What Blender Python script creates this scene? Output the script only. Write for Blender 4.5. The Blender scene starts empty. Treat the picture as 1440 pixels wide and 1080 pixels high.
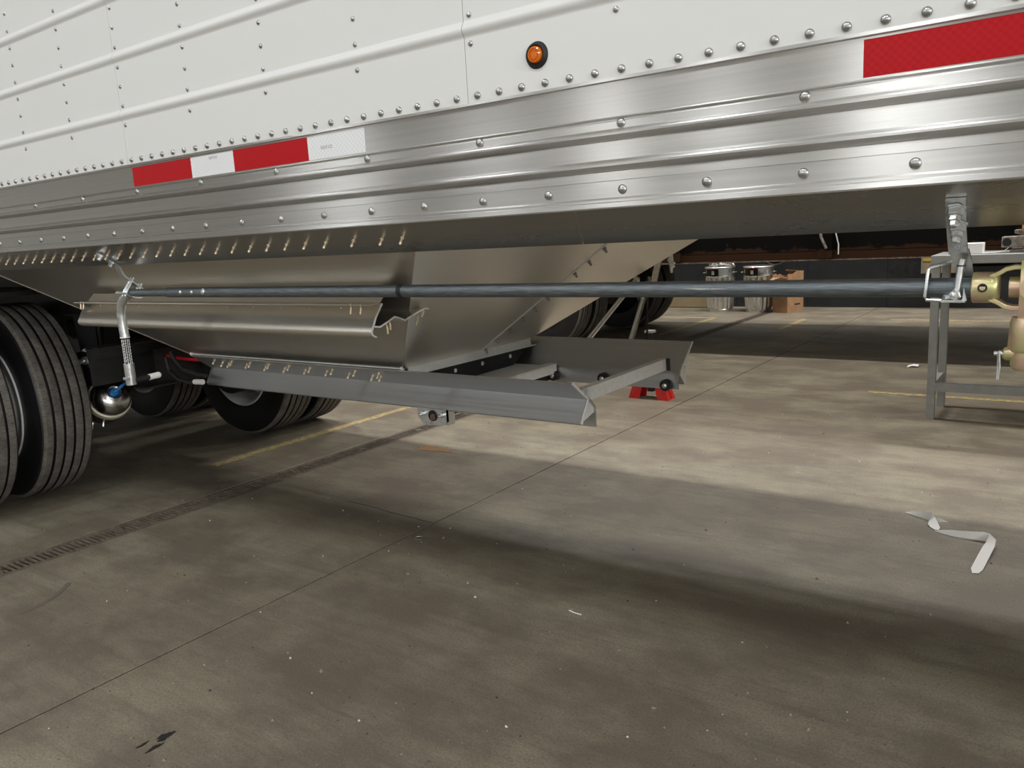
import bpy, bmesh, math, random
from mathutils import Vector, Matrix, Euler
random.seed(7)
SC = bpy.context.scene
COL = SC.collection
V = Vector
R = math.radians

# ------------------------------------------------------------------ camera
cd = bpy.data.cameras.new('camera'); cam = bpy.data.objects.new('camera', cd); COL.objects.link(cam)
YAW, PITCH, ROLL = R(-36.17898), R(-10.59137), R(-3.21153)
fw = V((math.sin(YAW)*math.cos(PITCH), math.cos(YAW)*math.cos(PITCH), math.sin(PITCH)))
r0 = V((math.cos(YAW), -math.sin(YAW), 0)); u0 = r0.cross(fw)
rt = r0*math.cos(ROLL)+u0*math.sin(ROLL); up = -r0*math.sin(ROLL)+u0*math.cos(ROLL)
cam.matrix_world = Matrix(((rt.x, up.x, -fw.x, 0), (rt.y, up.y, -fw.y, 0), (rt.z, up.z, -fw.z, 1.203), (0, 0, 0, 1)))
cd.sensor_fit = 'HORIZONTAL'; cd.sensor_width = 36; cd.lens = 1123.54/1440*36
cd.clip_start = .02; cd.clip_end = 200
SC.camera = cam

# ------------------------------------------------------------------ exposure and ambient
vs = SC.view_settings
vs.view_transform = 'Standard'; vs.look = 'None'; vs.gamma = 1; vs.use_curve_mapping = False
vs.exposure = -0.04
wd = bpy.data.worlds.new('world'); SC.world = wd; wd.use_nodes = True
wd.node_tree.nodes['Background'].inputs[0].default_value = (.9, .95, 1, 1)
wd.node_tree.nodes['Background'].inputs[1].default_value = .02

# high bay lamps: (x, y, watts); each is built as a fixture with its light further down
LAMPS = [(-1.18, -3.0, 90), (-3.2, -3.0, 90), (-6.2, -3.0, 90), (-9.3, -3.0, 90), (2.2, -3.0, 90),
         (-6.2, 5.4, 195), (-2.6, 5.4, 195), (1.0, 5.4, 105), (4.6, 5.4, 105),
         (-6.2, 10.1, 190), (-2.6, 9.6, 230), (.6, 9.2, 240), (4.2, 9.2, 240)]
# added fill lamps on the back and right walls, lighting under the trailer: (x, y, z, watts, heading)
FILL_LAMPS = [(-13.2, -9.6, 4.6, 70, 0), (-6.8, -9.6, 4.6, 70, 0), (-2.5, -9.6, 4.6, 70, 0), (3.0, -9.6, 4.6, 80, 0), (8.5, -9.6, 4.6, 90, 0),
          (12.4, -2.6, 4.0, 420, 90), (12.4, -6.6, 4.0, 420, 90)]
LAMP_Z = 7.0

# ------------------------------------------------------------------ helpers
WL = {}
class MB:
    def __init__(s): s.v = []; s.f = []; s.m = []
    def add(s, v, f, mi=0):
        b = len(s.v); s.v += [tuple(p) for p in v]
        for q in f: s.f.append(tuple(i+b for i in q)); s.m.append(mi)
        return s
    def box(s, c, d, rot=None, mi=0):
        c = V(c); h = [x/2 for x in d]; P = []
        for x in (-1, 1):
            for y in (-1, 1):
                for z in (-1, 1):
                    p = V((x*h[0], y*h[1], z*h[2]))
                    if rot is not None: p = rot @ p
                    P.append(c+p)
        return s.add(P, [(0, 1, 3, 2), (4, 6, 7, 5), (0, 4, 5, 1), (2, 3, 7, 6), (0, 2, 6, 4), (1, 5, 7, 3)], mi)
    def bb(s, a, b, mi=0):
        return s.box([(a[i]+b[i])/2 for i in range(3)], [abs(b[i]-a[i]) for i in range(3)], None, mi)
    def prism(s, pts, vec, mi=0):
        n = len(pts); vec = V(vec); P = [V(p) for p in pts]; Q = [p+vec for p in P]
        F = [tuple(range(n))[::-1], tuple(range(n, 2*n))]+[(i, (i+1) % n, (i+1) % n+n, i+n) for i in range(n)]
        return s.add(P+Q, F, mi)
    def strip(s, line, th, x0, x1, mi=0):
        """a bent sheet: polyline in (y,z), thickness, run along x"""
        return s.prism([(x0, y, z) for y, z in thick(line, th)], (x1-x0, 0, 0), mi)
    def tube(s, pts, r, seg=12, mi=0, caps=True):
        P = [V(p) for p in pts]; n = len(P); rr = r if isinstance(r, (list, tuple)) else [r]*n
        T = [(P[min(i+1, n-1)]-P[max(i-1, 0)]).normalized() for i in range(n)]
        a = T[0].orthogonal().normalized(); vs_ = []
        for i in range(n):
            a = (a-T[i]*a.dot(T[i])).normalized(); b = T[i].cross(a)
            for k in range(seg):
                t = 2*math.pi*k/seg; vs_.append(P[i]+(a*math.cos(t)+b*math.sin(t))*rr[i])
        F = [(i*seg+k, i*seg+(k+1) % seg, (i+1)*seg+(k+1) % seg, (i+1)*seg+k) for i in range(n-1) for k in range(seg)]
        if caps: F += [tuple(range(seg))[::-1], tuple(range((n-1)*seg, n*seg))]
        return s.add(vs_, F, mi)
    def lathe(s, prof, o, ax, seg=24, mi=0, mis=None, closed=False, mod=None):
        o = V(o); ax = V(ax).normalized(); a = ax.orthogonal().normalized(); b = ax.cross(a); n = len(prof); vs_ = []
        for (r, h) in prof:
            for k in range(seg):
                t = 2*math.pi*k/seg; q = r if mod is None else mod(r, h, k)
                vs_.append(o+ax*h+(a*math.cos(t)+b*math.sin(t))*q)
        base = len(s.v); s.v += [tuple(p) for p in vs_]
        rng = n if closed else n-1
        for i in range(rng):
            j = (i+1) % n
            for k in range(seg):
                s.f.append((base+i*seg+k, base+i*seg+(k+1) % seg, base+j*seg+(k+1) % seg, base+j*seg+k)); s.m.append(mis[i] if mis else mi)
        if not closed:
            for i, fl in ((0, True), (n-1, False)):
                if prof[i][0] > 1e-5:
                    q = tuple(range(base+i*seg, base+i*seg+seg)); s.f.append(q[::-1] if fl else q); s.m.append((mis[min(i, n-2)] if mis else mi))
        return s
    def ribbon(s, pts, w, th, mi=0):
        """a flat bar following pts (3d) with width vectors w (one or list), thickness th"""
        P = [V(p) for p in pts]; n = len(P); W = [V(w)]*n if not isinstance(w, list) else [V(x) for x in w]; vs_ = []
        for i in range(n):
            t = (P[min(i+1, n-1)]-P[max(i-1, 0)]).normalized(); nn = t.cross(W[i]).normalized()*th/2; h = W[i]/2
            vs_ += [P[i]-h-nn, P[i]+h-nn, P[i]+h+nn, P[i]-h+nn]
        F = [(0, 1, 2, 3), tuple(range(4*n-4, 4*n))[::-1]]
        for i in range(n-1):
            for k in range(4): F.append((4*i+k, 4*i+(k+1) % 4, 4*i+4+(k+1) % 4, 4*i+4+k))
        return s.add(vs_, F, mi)
    def sheet(s, pts, th, mi=0):
        P = [V(p) for p in pts]; n = (P[1]-P[0]).cross(P[-1]-P[0]).normalized()*th
        return s.prism(P, n, mi)
    def mesh(s, name, mats, origin, sharp=35):
        me = bpy.data.meshes.new(name); o = V(origin)
        me.from_pydata([tuple(V(p)-o) for p in s.v], [], s.f)
        for m in (mats if isinstance(mats, (list, tuple)) else [mats]): me.materials.append(M[m] if isinstance(m, str) else m)
        me.polygons.foreach_set('material_index', s.m)
        bm = bmesh.new(); bm.from_mesh(me); bmesh.ops.recalc_face_normals(bm, faces=bm.faces); bm.to_mesh(me); bm.free()
        me.polygons.foreach_set('use_smooth', [True]*len(me.polygons))
        me.set_sharp_from_angle(angle=R(sharp)); me.update()
        return me
    def center(s):
        a = [min(p[i] for p in s.v) for i in range(3)]; b = [max(p[i] for p in s.v) for i in range(3)]
        return V([(a[i]+b[i])/2 for i in range(3)])
    def build(s, name, mats, parent=None, label=None, sharp=35, origin=None, bevel=0):
        o = V(origin) if origin is not None else s.center()
        ob = bpy.data.objects.new(name, s.mesh(name, mats, o, sharp))
        put(ob, o, parent)
        if bevel:
            b = ob.modifiers.new('edge', 'BEVEL'); b.width = bevel; b.segments = 2; b.limit_method = 'ANGLE'; b.angle_limit = R(40)
        if label: ob['label'] = label
        return ob
def thick(line, th):
    """closed outline of a polyline with thickness"""
    L = [V((a, b)) for a, b in line]; n = len(L); A = []; B = []
    for i in range(n):
        d = []
        if i: d.append((L[i]-L[i-1]).normalized())
        if i < n-1: d.append((L[i+1]-L[i]).normalized())
        t = sum(d, V((0, 0))).normalized(); nn = V((-t.y, t.x)); k = th/2/max(.5, nn.dot(V((-d[0].y, d[0].x))))
        A.append(L[i]+nn*k); B.append(L[i]-nn*k)
    return [tuple(p) for p in A]+[tuple(p) for p in B[::-1]]
def put(ob, w, parent=None, rot=None):
    COL.objects.link(ob); w = V(w)
    if parent is not None: ob.parent = parent; ob.location = w-WL[parent.name]
    else: ob.location = w
    if rot is not None: ob.rotation_euler = rot
    WL[ob.name] = w
    return ob
def share(name, me, w, parent, rot=None):
    return put(bpy.data.objects.new(name, me), w, parent, rot)
def thing(name, label, cat, loc, group=None):
    o = bpy.data.objects.new(name, None); o.empty_display_size = .1; put(o, loc)
    o['label'] = label; o['category'] = cat
    if group: o['group'] = group
    return o
def tag(o, label, cat, group=None):
    o['label'] = label; o['category'] = cat
    if group: o['group'] = group
    return o
def struct(o): o['kind'] = 'structure'; return o
def arc(c, r, a0, a1, n, f):
    return [f(c, r*math.cos(R(a0+(a1-a0)*i/n)), r*math.sin(R(a0+(a1-a0)*i/n))) for i in range(n+1)]

# ------------------------------------------------------------------ materials
M = {}
class NT:
    def __init__(s, name):
        s.m = bpy.data.materials.new(name); s.m.use_nodes = True; s.t = s.m.node_tree; s.b = s.t.nodes['Principled BSDF']; M[name] = s.m
    def n(s, ty, **k):
        x = s.t.nodes.new(ty)
        for a, b in k.items(): setattr(x, a, b)
        return x
    def l(s, a, b): s.t.links.new(a, b)
    def set(s, **k):
        for a, b in k.items():
            i = s.b.inputs[a.replace('_', ' ')]; i.default_value = (tuple(b)+(1,) if isinstance(b, (tuple, list)) and len(b) == 3 and i.type == 'RGBA' else b)
        return s
    def pos(s, scale=(1, 1, 1), obj=False):
        if obj: g = s.n('ShaderNodeTexCoord').outputs['Object']
        else: g = s.n('ShaderNodeNewGeometry').outputs['Position']
        mp = s.n('ShaderNodeMapping'); mp.inputs['Scale'].default_value = scale; s.l(g, mp.inputs[0]); return mp.outputs[0]
    def noise(s, vec, scale, detail=4, rough=.55):
        x = s.n('ShaderNodeTexNoise'); x.inputs['Scale'].default_value = scale; x.inputs['Detail'].default_value = detail; x.inputs['Roughness'].default_value = rough
        s.l(vec, x.inputs['Vector']); return x.outputs['Fac']
    def ramp(s, fac, stops):
        x = s.n('ShaderNodeValToRGB'); e = x.color_ramp.elements
        while len(e) < len(stops): e.new(.5)
        for i, (p, c) in enumerate(stops): e[i].position = p; e[i].color = tuple(c)+(1,) if isinstance(c, (tuple, list)) else (c, c, c, 1)
        s.l(fac, x.inputs[0]); return x.outputs[0]
    def mix(s, fac, a, b, mode='MIX'):
        x = s.n('ShaderNodeMix', data_type='RGBA', blend_type=mode)
        for i, q in ((0, fac), (6, a), (7, b)):
            if hasattr(q, 'links') or hasattr(q, 'is_linked'): s.l(q, x.inputs[i])
            else: x.inputs[i].default_value = q if not isinstance(q, tuple) or len(q) == 4 else q+(1,)
        return x.outputs[2]
    def bump(s, h, strength, dist):
        x = s.n('ShaderNodeBump'); x.inputs['Strength'].default_value = strength; x.inputs['Distance'].default_value = dist
        s.l(h, x.inputs['Height']); s.l(x.outputs[0], s.b.inputs['Normal'])
    def tangent(s, t):
        x = s.n('ShaderNodeCombineXYZ')
        for i in range(3): x.inputs[i].default_value = t[i]
        s.l(x.outputs[0], s.b.inputs['Tangent'])

def simple(name, col, rough=.5, metal=0, **k):
    q = NT(name); q.set(Base_Color=col, Roughness=rough, Metallic=metal, **k)
    return q
def worn(name, c1, c2, rough=.5, metal=0, scale=12, r2=None, sc=(1, 1, 1)):
    q = NT(name); f = q.noise(q.pos(sc), scale, 5, .6)
    q.l(q.ramp(f, [(.35, c1), (.68, c2)]), q.b.inputs['Base Color']); q.set(Metallic=metal, Roughness=rough)
    if r2 is not None:
        x = q.n('ShaderNodeMapRange'); x.inputs[1].default_value = .3; x.inputs[2].default_value = .7; x.inputs[3].default_value = rough; x.inputs[4].default_value = r2
        q.l(f, x.inputs[0]); q.l(x.outputs[0], q.b.inputs['Roughness'])
    return q
def brushed(name, c1, c2, rough, aniso, sc, tan, bs=.1):
    q = NT(name); f = q.noise(q.pos(sc), 1, 6, .7)
    q.l(q.ramp(f, [(.3, c1), (.7, c2)]), q.b.inputs['Base Color'])
    q.set(Metallic=1.0, Roughness=rough, Anisotropic=aniso); q.tangent(tan)
    x = q.n('ShaderNodeMapRange'); x.inputs[1].default_value = .25; x.inputs[2].default_value = .75; x.inputs[3].default_value = rough*.85; x.inputs[4].default_value = rough*1.15
    q.l(f, x.inputs[0]); q.l(x.outputs[0], q.b.inputs['Roughness'])
    if bs: q.bump(f, bs, .0006)
    return q
simple('white_paint', (.72, .72, .71), .42)
brushed('rail_aluminium', (.55, .545, .53), (.66, .65, .63), .335, 1.0, (1.2, 160, 160), (0, 0, 1), .03)
brushed('hopper_aluminium', (.78, .745, .68), (.82, .785, .72), .36, .3, (2, 9, 9), (0, -.6, .8), 0)
brushed('flange_aluminium', (.45, .435, .41), (.48, .465, .44), .28, .4, (1.2, 9, 9), (0, .82, -.57), 0)
brushed('extrusion_aluminium', (.46, .47, .48), (.54, .545, .55), .42, 0, (1.5, 120, 120), (1, 0, 0), .02)
brushed('bright_aluminium', (.78, .77, .75), (.88, .87, .85), .3, .4, (60, 2, 60), (0, 0, 1), 0)
worn('weld_aluminium', (.80, .79, .77), (.90, .89, .87), .45, .15, 60)
worn('rivet_steel', (.38, .38, .375), (.48, .48, .47), .28, 1, 80)
worn('brass', (.86, .68, .46), (.93, .80, .62), .3, .5, 60)
worn('zinc', (.66, .70, .72), (.82, .83, .84), .25, 1, 50, .38)
worn('pipe_steel', (.13, .15, .165), (.25, .28, .30), .42, .85, 9, .55, (3, 40, 40))
q = NT('gold_zinc'); f = q.noise(q.pos(), 32, 3)
q.l(q.ramp(f, [(.3, (.62, .61, .28)), (.48, (.72, .62, .36)), (.60, (.76, .50, .40)), (.72, (.56, .64, .36))]), q.b.inputs['Base Color']); q.set(Metallic=.75, Roughness=.36)
worn('black_steel', (.006, .006, .006), (.016, .016, .017), .45, 0, 10)
simple('black_rubber', (.010, .010, .011), .6)
worn('flap_rubber', (.012, .013, .015), (.022, .023, .026), .45, 0, 30)
q = NT('tire_tread'); f = q.noise(q.pos(), 90, 5, .7); g = q.noise(q.pos(), 14, 3)
def mth(q, op, a, b=None):
    x = q.n('ShaderNodeMath', operation=op)
    for i, v in enumerate((a, b)):
        if v is None: continue
        if isinstance(v, (int, float)): x.inputs[i].default_value = v
        else: q.l(v, x.inputs[i])
    return x.outputs[0]
sx = q.n('ShaderNodeSeparateXYZ'); q.l(q.n('ShaderNodeTexCoord').outputs['Object'], sx.inputs[0])
an = mth(q, 'MULTIPLY', mth(q, 'ARCTAN2', sx.outputs[2], sx.outputs[0]), 88/6.28319)
zg = mth(q, 'MULTIPLY', mth(q, 'SIGN', mth(q, 'SINE', mth(q, 'MULTIPLY', sx.outputs[1], 150))), .17)
fr_ = mth(q, 'ABSOLUTE', mth(q, 'SUBTRACT', mth(q, 'FRACT', mth(q, 'ADD', an, zg)), .5))
sipe = mth(q, 'LESS_THAN', fr_, .030)
tc = q.mix(q.ramp(g, [(.4, 0), (.65, 1)]), q.ramp(f, [(.3, (.075, .068, .060)), (.7, (.135, .122, .107))]), (.16, .146, .128))
q.l(q.mix(mth(q, 'MULTIPLY', sipe, .75), tc, (.02, .018, .016)), q.b.inputs['Base Color']); q.set(Roughness=.8); q.bump(f, .4, .002)
simple('tire_side', (.008, .008, .0085), .5)
simple('wheel_white', (.78, .78, .77), .35)
q = NT('tape_red'); w = q.n('ShaderNodeTexChecker'); w.inputs[1].default_value = (.40, .002, .006, 1); w.inputs[2].default_value = (.46, .003, .008, 1); w.inputs[3].default_value = 1
q.l(q.pos((170, 1, 170)), w.inputs[0]); q.l(w.outputs[0], q.b.inputs['Base Color']); q.set(Roughness=.38, Specular_IOR_Level=.2)
q = NT('tape_white'); w = q.n('ShaderNodeTexChecker'); w.inputs[1].default_value = (.72, .73, .74, 1); w.inputs[2].default_value = (.80, .81, .82, 1); w.inputs[3].default_value = 1
q.l(q.pos((170, 1, 170)), w.inputs[0]); q.l(w.outputs[0], q.b.inputs['Base Color']); q.set(Roughness=.3)
simple('tape_print', (.35, .36, .38), .5)
simple('lens_amber', (.85, .20, .01), .12).set(Transmission_Weight=.25, IOR=1.5)
simple('label_print', (.75, .75, .74), .5)
simple('plastic_white', (.80, .79, .77), .4)
simple('plastic_blue', (.02, .22, .62), .35)
simple('hose_red', (.45, .01, .015), .4)
worn('chamber_steel', (.50, .49, .46), (.60, .59, .56), .24, 1, 20)
worn('cream_band', (.70, .66, .52), (.78, .74, .60), .4, .3, 20)
worn('red_paint', (.62, .02, .02), (.72, .035, .03), .4, 0, 20)
worn('bench_paint', (.30, .31, .305), (.36, .37, .36), .5, 0, 15)
worn('rusty_iron', (.10, .055, .035), (.30, .23, .19), .6, .5, 40)
worn('grey_iron', (.16, .13, .11), (.42, .37, .34), .5, .6, 40)
worn('orange_wood', (.55, .22, .07), (.68, .33, .12), .6, 0, 10)
worn('galvanised', (.72, .73, .73), (.90, .91, .90), .24, 1, 14, .42)
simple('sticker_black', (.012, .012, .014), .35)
simple('sticker_red', (.42, .02, .025), .4)
simple('sticker_green', (.42, .62, .08), .4)
simple('bag_clear', (.72, .72, .70), .2).set(Transmission_Weight=.55)
worn('cardboard', (.46, .26, .14), (.56, .34, .19), .75, 0, 12)
simple('print_black', (.02, .018, .016), .6)
simple('paper_white', (.90, .89, .87), .6)
simple('yellow_paint', (.75, .50, .08), .6)
worn('tan_steel', (.42, .33, .20), (.48, .38, .24), .5, 0, 5)
q = NT('floor_yellow'); f = q.noise(q.pos(), 30, 5, .7)
q.l(q.ramp(f, [(.44, (.26, .225, .165)), (.62, (.58, .42, .10))]), q.b.inputs['Base Color']); q.set(Roughness=.6)
worn('cast_iron_grate', (.095, .075, .055), (.18, .148, .112), .65, 0, 22)
simple('drain_shade', (.012, .010, .008), .9)  # near-black: shade below the grating is put into the channel colour
q = NT('dirty_black'); p = q.pos()
f = q.noise(q.pos((1, 1, 1)), 22, 2, .4); g = q.noise(q.pos((1, 1, 2)), 3.5, 6, .65)
zz = q.n('ShaderNodeSeparateXYZ'); q.l(q.n('ShaderNodeNewGeometry').outputs['Position'], zz.inputs[0])
mr = q.n('ShaderNodeMapRange'); mr.inputs[1].default_value = .86; mr.inputs[2].default_value = 1.08; mr.inputs[3].default_value = .34; mr.inputs[4].default_value = -.3
q.l(zz.outputs[2], mr.inputs[0]); ad = q.n('ShaderNodeMath', operation='ADD'); q.l(g, ad.inputs[0]); q.l(mr.outputs[0], ad.inputs[1])
spots = q.mix(q.ramp(f, [(.68, 0), (.74, 1)]), (.0022, .002, .002), (.018, .016, .013))
q.l(q.mix(q.ramp(ad.outputs[0], [(.56, 0), (.60, 1)]), spots, (.034, .016, .007)), q.b.inputs['Base Color']); q.set(Roughness=.75, Specular_IOR_Level=.12)

def concrete(name):
    q = NT(name)
    big = q.noise(q.pos((.6, .9, 1)), 1.1, 9, .66)
    patch = q.noise(q.pos((1.0, 1.5, 1)), 2.1, 10, .68)
    st = q.noise(q.pos((.8, 11, 1)), 1.7, 9, .68)
    st2 = q.noise(q.pos((2.2, 34, 1)), 1.3, 6, .6)
    fine = q.noise(q.pos(), 150, 4, .7)
    spk = q.noise(q.pos(), 45, 2, .5)
    c = q.ramp(big, [(.33, (.230, .197, .143)), (.50, (.300, .265, .190)), (.66, (.352, .320, .232))])
    c = q.mix(q.ramp(patch, [(.42, .85), (.60, 0)]), c, (.170, .137, .102))
    c = q.mix(q.ramp(st, [(.50, 0), (.72, .55)]), c, (.155, .126, .10))
    c = q.mix(q.ramp(st2, [(.54, 0), (.72, .5)]), c, (.14, .117, .093))
    c = q.mix(q.ramp(fine, [(.36, .55), (.60, 0)]), c, (.09, .076, .062))
    c = q.mix(q.ramp(spk, [(.70, 0), (.76, .6)]), c, (.085, .07, .06))
    q.l(c, q.b.inputs['Base Color'])
    x = q.n('ShaderNodeMapRange'); x.inputs[1].default_value = .3; x.inputs[2].default_value = .7; x.inputs[3].default_value = .62; x.inputs[4].default_value = .46
    q.l(big, x.inputs[0]); q.l(x.outputs[0], q.b.inputs['Roughness'])
    a = q.n('ShaderNodeMath', operation='ADD'); q.l(fine, a.inputs[0]); q.l(spk, a.inputs[1])
    q.bump(a.outputs[0], .35, .0015)
concrete('concrete')
worn('stain_rust', (.34, .16, .05), (.27, .19, .11), .6, 0, 9)
simple('stain_black', (.020, .017, .015), .6)
simple('crack_dark', (.05, .042, .035), .9); simple('scuff_rubber', (.15, .125, .10), .7)
worn('wall_dark', (.022, .025, .028), (.032, .036, .040), .55, 0, 6)
worn('wall_light', (.62, .62, .61), (.68, .68, .67), .7, 0, 2)
worn('ceiling_white', (.70, .70, .69), (.76, .76, .75), .8, 0, 1)
simple('lamp_housing', (.5, .5, .5), .5)
simple('pebble', (.62, .60, .56), .8); simple('pebble_dark', (.05, .042, .036), .8); simple('pebble_brown', (.26, .20, .15), .9)

# ------------------------------------------------------------------ room shell
X0, X1, Y0, Y1, ZC = -17., 13., -10., 11.26, 8.
DX0, DX1 = -3.535, -3.395
JX = -2.235
fl = struct(MB().bb((X0, Y0, -.30), (X1, Y1, -.20)).build('floor', 'concrete'))
def slab(a, b): MB().bb((a, Y0, -.2), (b, Y1, 0)).build('concrete_slab', 'concrete', fl, bevel=.003)
slab(X0, DX0-.012); slab(DX1+.012, JX-.0035); slab(JX+.0035, 3.4); slab(3.407, X1)
struct(MB().bb((X0, Y0, ZC), (X1, Y1, ZC+.1)).build('ceiling', 'ceiling_white'))
struct(MB().bb((X0-.1, Y0, 0), (X0, Y1, ZC)).build('wall_left', 'wall_light'))
struct(MB().bb((X1, Y0, 0), (X1+.1, Y1, ZC)).build('wall_right', 'wall_light'))
struct(MB().bb((X0, Y0-.1, 0), (X1, Y0, ZC)).build('wall_back', 'wall_light'))
wf = struct(MB().bb((X0, Y1+.03, 0), (X1, Y1+.13, ZC)).build('wall_far', 'wall_light'))
pm = MB().box((0, 0, 0), (.996, .03, .62)).mesh('wall_panel', 'wall_dark', (0, 0, 0))
for r_ in range(2):
    for k in range(-9, 8):
        share('wall_panel', pm, (k*1.0+.36+.0*r_, Y1+.014, .315+.628*r_), wf)

# ------------------------------------------------------------------ lamps
fix = MB().box((0, 0, .05), (.42, 1.35, .08)).box((0, 0, .11), (.2, 1.0, .06)).mesh('housing', 'lamp_housing', (0, 0, 0))
for i, (lx, ly, pw) in enumerate(LAMPS):
    t = thing('high_bay_lamp', 'grey high bay lamp hung under the workshop ceiling', 'lamp', (lx, ly, LAMP_Z), 'high bay lamps under the ceiling')
    share('housing', fix, (lx, ly, LAMP_Z), t, Euler((0, 0, R(90) if ly > 3 else 0)))
    share('hanger_rod', MB().tube([(0, 0, .1), (0, 0, ZC-LAMP_Z)], .01, 8).mesh('hanger_rod', 'lamp_housing', (0, 0, 0)), (lx, ly, LAMP_Z), t)
    ld = bpy.data.lights.new('lamp_light', 'AREA'); ld.shape = 'RECTANGLE'; ld.size = .3; ld.size_y = 1.25; ld.energy = pw
    ld.color = (1.0, .97, .92) if ly > 3 else (.96, .98, 1.0)
    lo = bpy.data.objects.new('lamp_light', ld); put(lo, (lx, ly, LAMP_Z-.005), t, Euler((0, 0, R(90) if ly > 3 else 0)))

fmesh = MB().box((0, 0, .06), (.42, 1.35, .10)).mesh('housing', 'lamp_housing', (0, 0, 0))
for fx, fy, fz_, pw, hd in FILL_LAMPS:
    t = thing('fill_lamp', 'added grey fill lamp bracketed high on the %s wall' % ('right-side' if hd else 'back'), 'lamp', (fx, fy, fz_), 'added fill lamps on the walls')
    rr_ = Euler((R(68), 0, R(hd)))
    share('housing', fmesh, (fx, fy, fz_), t, rr_)
    (MB().bb((fx+.08, fy-.05, fz_-.05), (X1-.006, fy+.05, fz_+.05)) if hd else MB().bb((fx-.05, Y0+.006, fz_-.05), (fx+.05, fy-.08, fz_+.05))).build('bracket', 'lamp_housing', t)
    ld = bpy.data.lights.new('lamp_light', 'AREA'); ld.shape = 'RECTANGLE'; ld.size = .34; ld.size_y = 1.25; ld.energy = pw; ld.color = (.98, 1.0, .99)
    dv = rr_.to_matrix() @ V((0, 0, -.014))
    lo = bpy.data.objects.new('lamp_light', ld); put(lo, V((fx, fy, fz_))+dv, t, rr_)

# ------------------------------------------------------------------ trench drain
td = thing('trench_drain', 'long iron trench drain grating set flush in the concrete floor', 'drain', ((DX0+DX1)/2, 4, 0))
m = MB()
m.bb((DX0-.011, Y0, -.014), (DX0, Y1, -.002)); m.bb((DX1, Y0, -.014), (DX1+.011, Y1, -.002))
m.build('frame', 'cast_iron_grate', td)
MB().bb((DX0-.011, Y0, -.19), (DX1+.011, Y1, -.17)).bb((DX0-.011, Y0, -.17), (DX0, Y1, -.0145)).bb((DX1, Y0, -.17), (DX1+.011, Y1, -.0145)).build('channel', 'drain_shade', td)
PITCH_B = .0225; NB = 22; SL = PITCH_B*NB+.004
barm = MB().box((0, 0, 0), (.105, .0088, .009)).mesh('bar', 'cast_iron_grate', (0, 0, 0))
xc = (DX0+DX1)/2
def frame_mb(y):
    m = MB()
    m.bb((DX0+.001, y, -.012), (DX0+.018, y+SL-.004, -.002)); m.bb((DX1-.018, y, -.012), (DX1-.001, y+SL-.004, -.002))
    m.bb((DX0+.018, y, -.012), (DX1-.018, y+.007, -.003)); m.bb((DX0+.018, y+SL-.011, -.012), (DX1-.018, y+SL-.004, -.003))
    m.bb((xc-.012, y+.007, -.012), (xc+.012, y+.024, -.003)); m.bb((xc-.012, y+SL-.028, -.012), (xc+.012, y+SL-.011, -.003))
    return m
for s_ in range(13):
    y = .70+s_*SL
    g = frame_mb(y).build('grate', 'cast_iron_grate', td)
    for k in range(1, NB):
        share('bar', barm, (xc, y+k*PITCH_B, -.0075), g)
m = MB()
for y in [.70+q_*SL for q_ in list(range(-12, 0))+list(range(13, 21))]:
    f_ = frame_mb(y); m.add(f_.v, f_.f)
    for k in range(1, NB): m.box((xc, y+k*PITCH_B, -.0075), (.105, .0088, .009))
m.build('more_grating', 'cast_iron_grate', td)['kind'] = 'stuff'

# ------------------------------------------------------------------ floor markings, stains, cracks
def blot(n, cx, cy, rx, ry, seed, z=.0012):
    rnd = random.Random(seed); P = []
    ph = [rnd.uniform(0, 6.28) for _ in range(5)]
    for k in range(n):
        t = 2*math.pi*k/n; r = 1+.22*math.sin(3*t+ph[0])+.13*math.sin(7*t+ph[1])+.08*math.sin(13*t+ph[2])
        P.append((cx+rx*r*math.cos(t), cy+ry*r*math.sin(t), z))
    return P
def ragged(x0, x1, y0, y1, seed, z=.0008):
    """a worn painted stripe with ragged edges"""
    rnd = random.Random(seed); P = []; along_x = (x1-x0) > (y1-y0); n = 26
    for k in range(n+1):
        t = k/n
        P.append((x0+(x1-x0)*t, y0+rnd.uniform(0, .010), z) if along_x else (x0+rnd.uniform(0, .010), y0+(y1-y0)*t, z))
    for k in range(n, -1, -1):
        t = k/n
        P.append((x0+(x1-x0)*t, y1-rnd.uniform(0, .010), z) if along_x else (x1-rnd.uniform(0, .010), y0+(y1-y0)*t, z))
    return P
marks = [(-4.05, -3.97, 2.55, 5.1), (-4.65, -3.90, 9.82, 9.92), (-3.96, -3.87, 8.2, 9.86), (-2.83, -2.74, 8.9, 9.88), (-1.85, 1.5, 9.93, 10.0),
         (-1.2, -.15, 5.76, 5.83)]
for i, (a, b, c, d) in enumerate(marks):
    struct(MB().prism(ragged(a, b, c, d, i), (0, 0, .0006)).build('floor_marking', 'floor_yellow'))
struct(MB().prism(blot(40, -3.05, 3.36, .12, .045, 3), (0, 0, .0006)).build('floor_stain', 'stain_rust'))
m = MB(); m.prism(blot(28, -1.835, .935, .012, .022, 5), (0, 0, .0006)); m.prism(blot(20, -1.815, .895, .006, .022, 6), (0, 0, .0006)); m.prism(blot(16, -1.853, .885, .0035, .016, 8), (0, 0, .0006))
struct(m.build('floor_stain', 'stain_black'))
# short crack running out from the slab joint
m = MB(); pts = []
rnd = random.Random(4)
for k in range(10): pts.append((-2.24-.062*k, 2.43+.0035*k+rnd.uniform(-.006, .006), .0009))
m.ribbon(pts, (0, .004, 0), .0006); struct(m.build('floor_crack', 'crack_dark'))
# curved tyre scuff
m = MB(); m.ribbon([(-3.07+.03*k-.004*k*k*.5, 1.29-.028*k, .0009) for k in range(9)], (.018, .008, 0), .0006)
struct(m.build('floor_scuff', 'scuff_rubber'))

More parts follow.
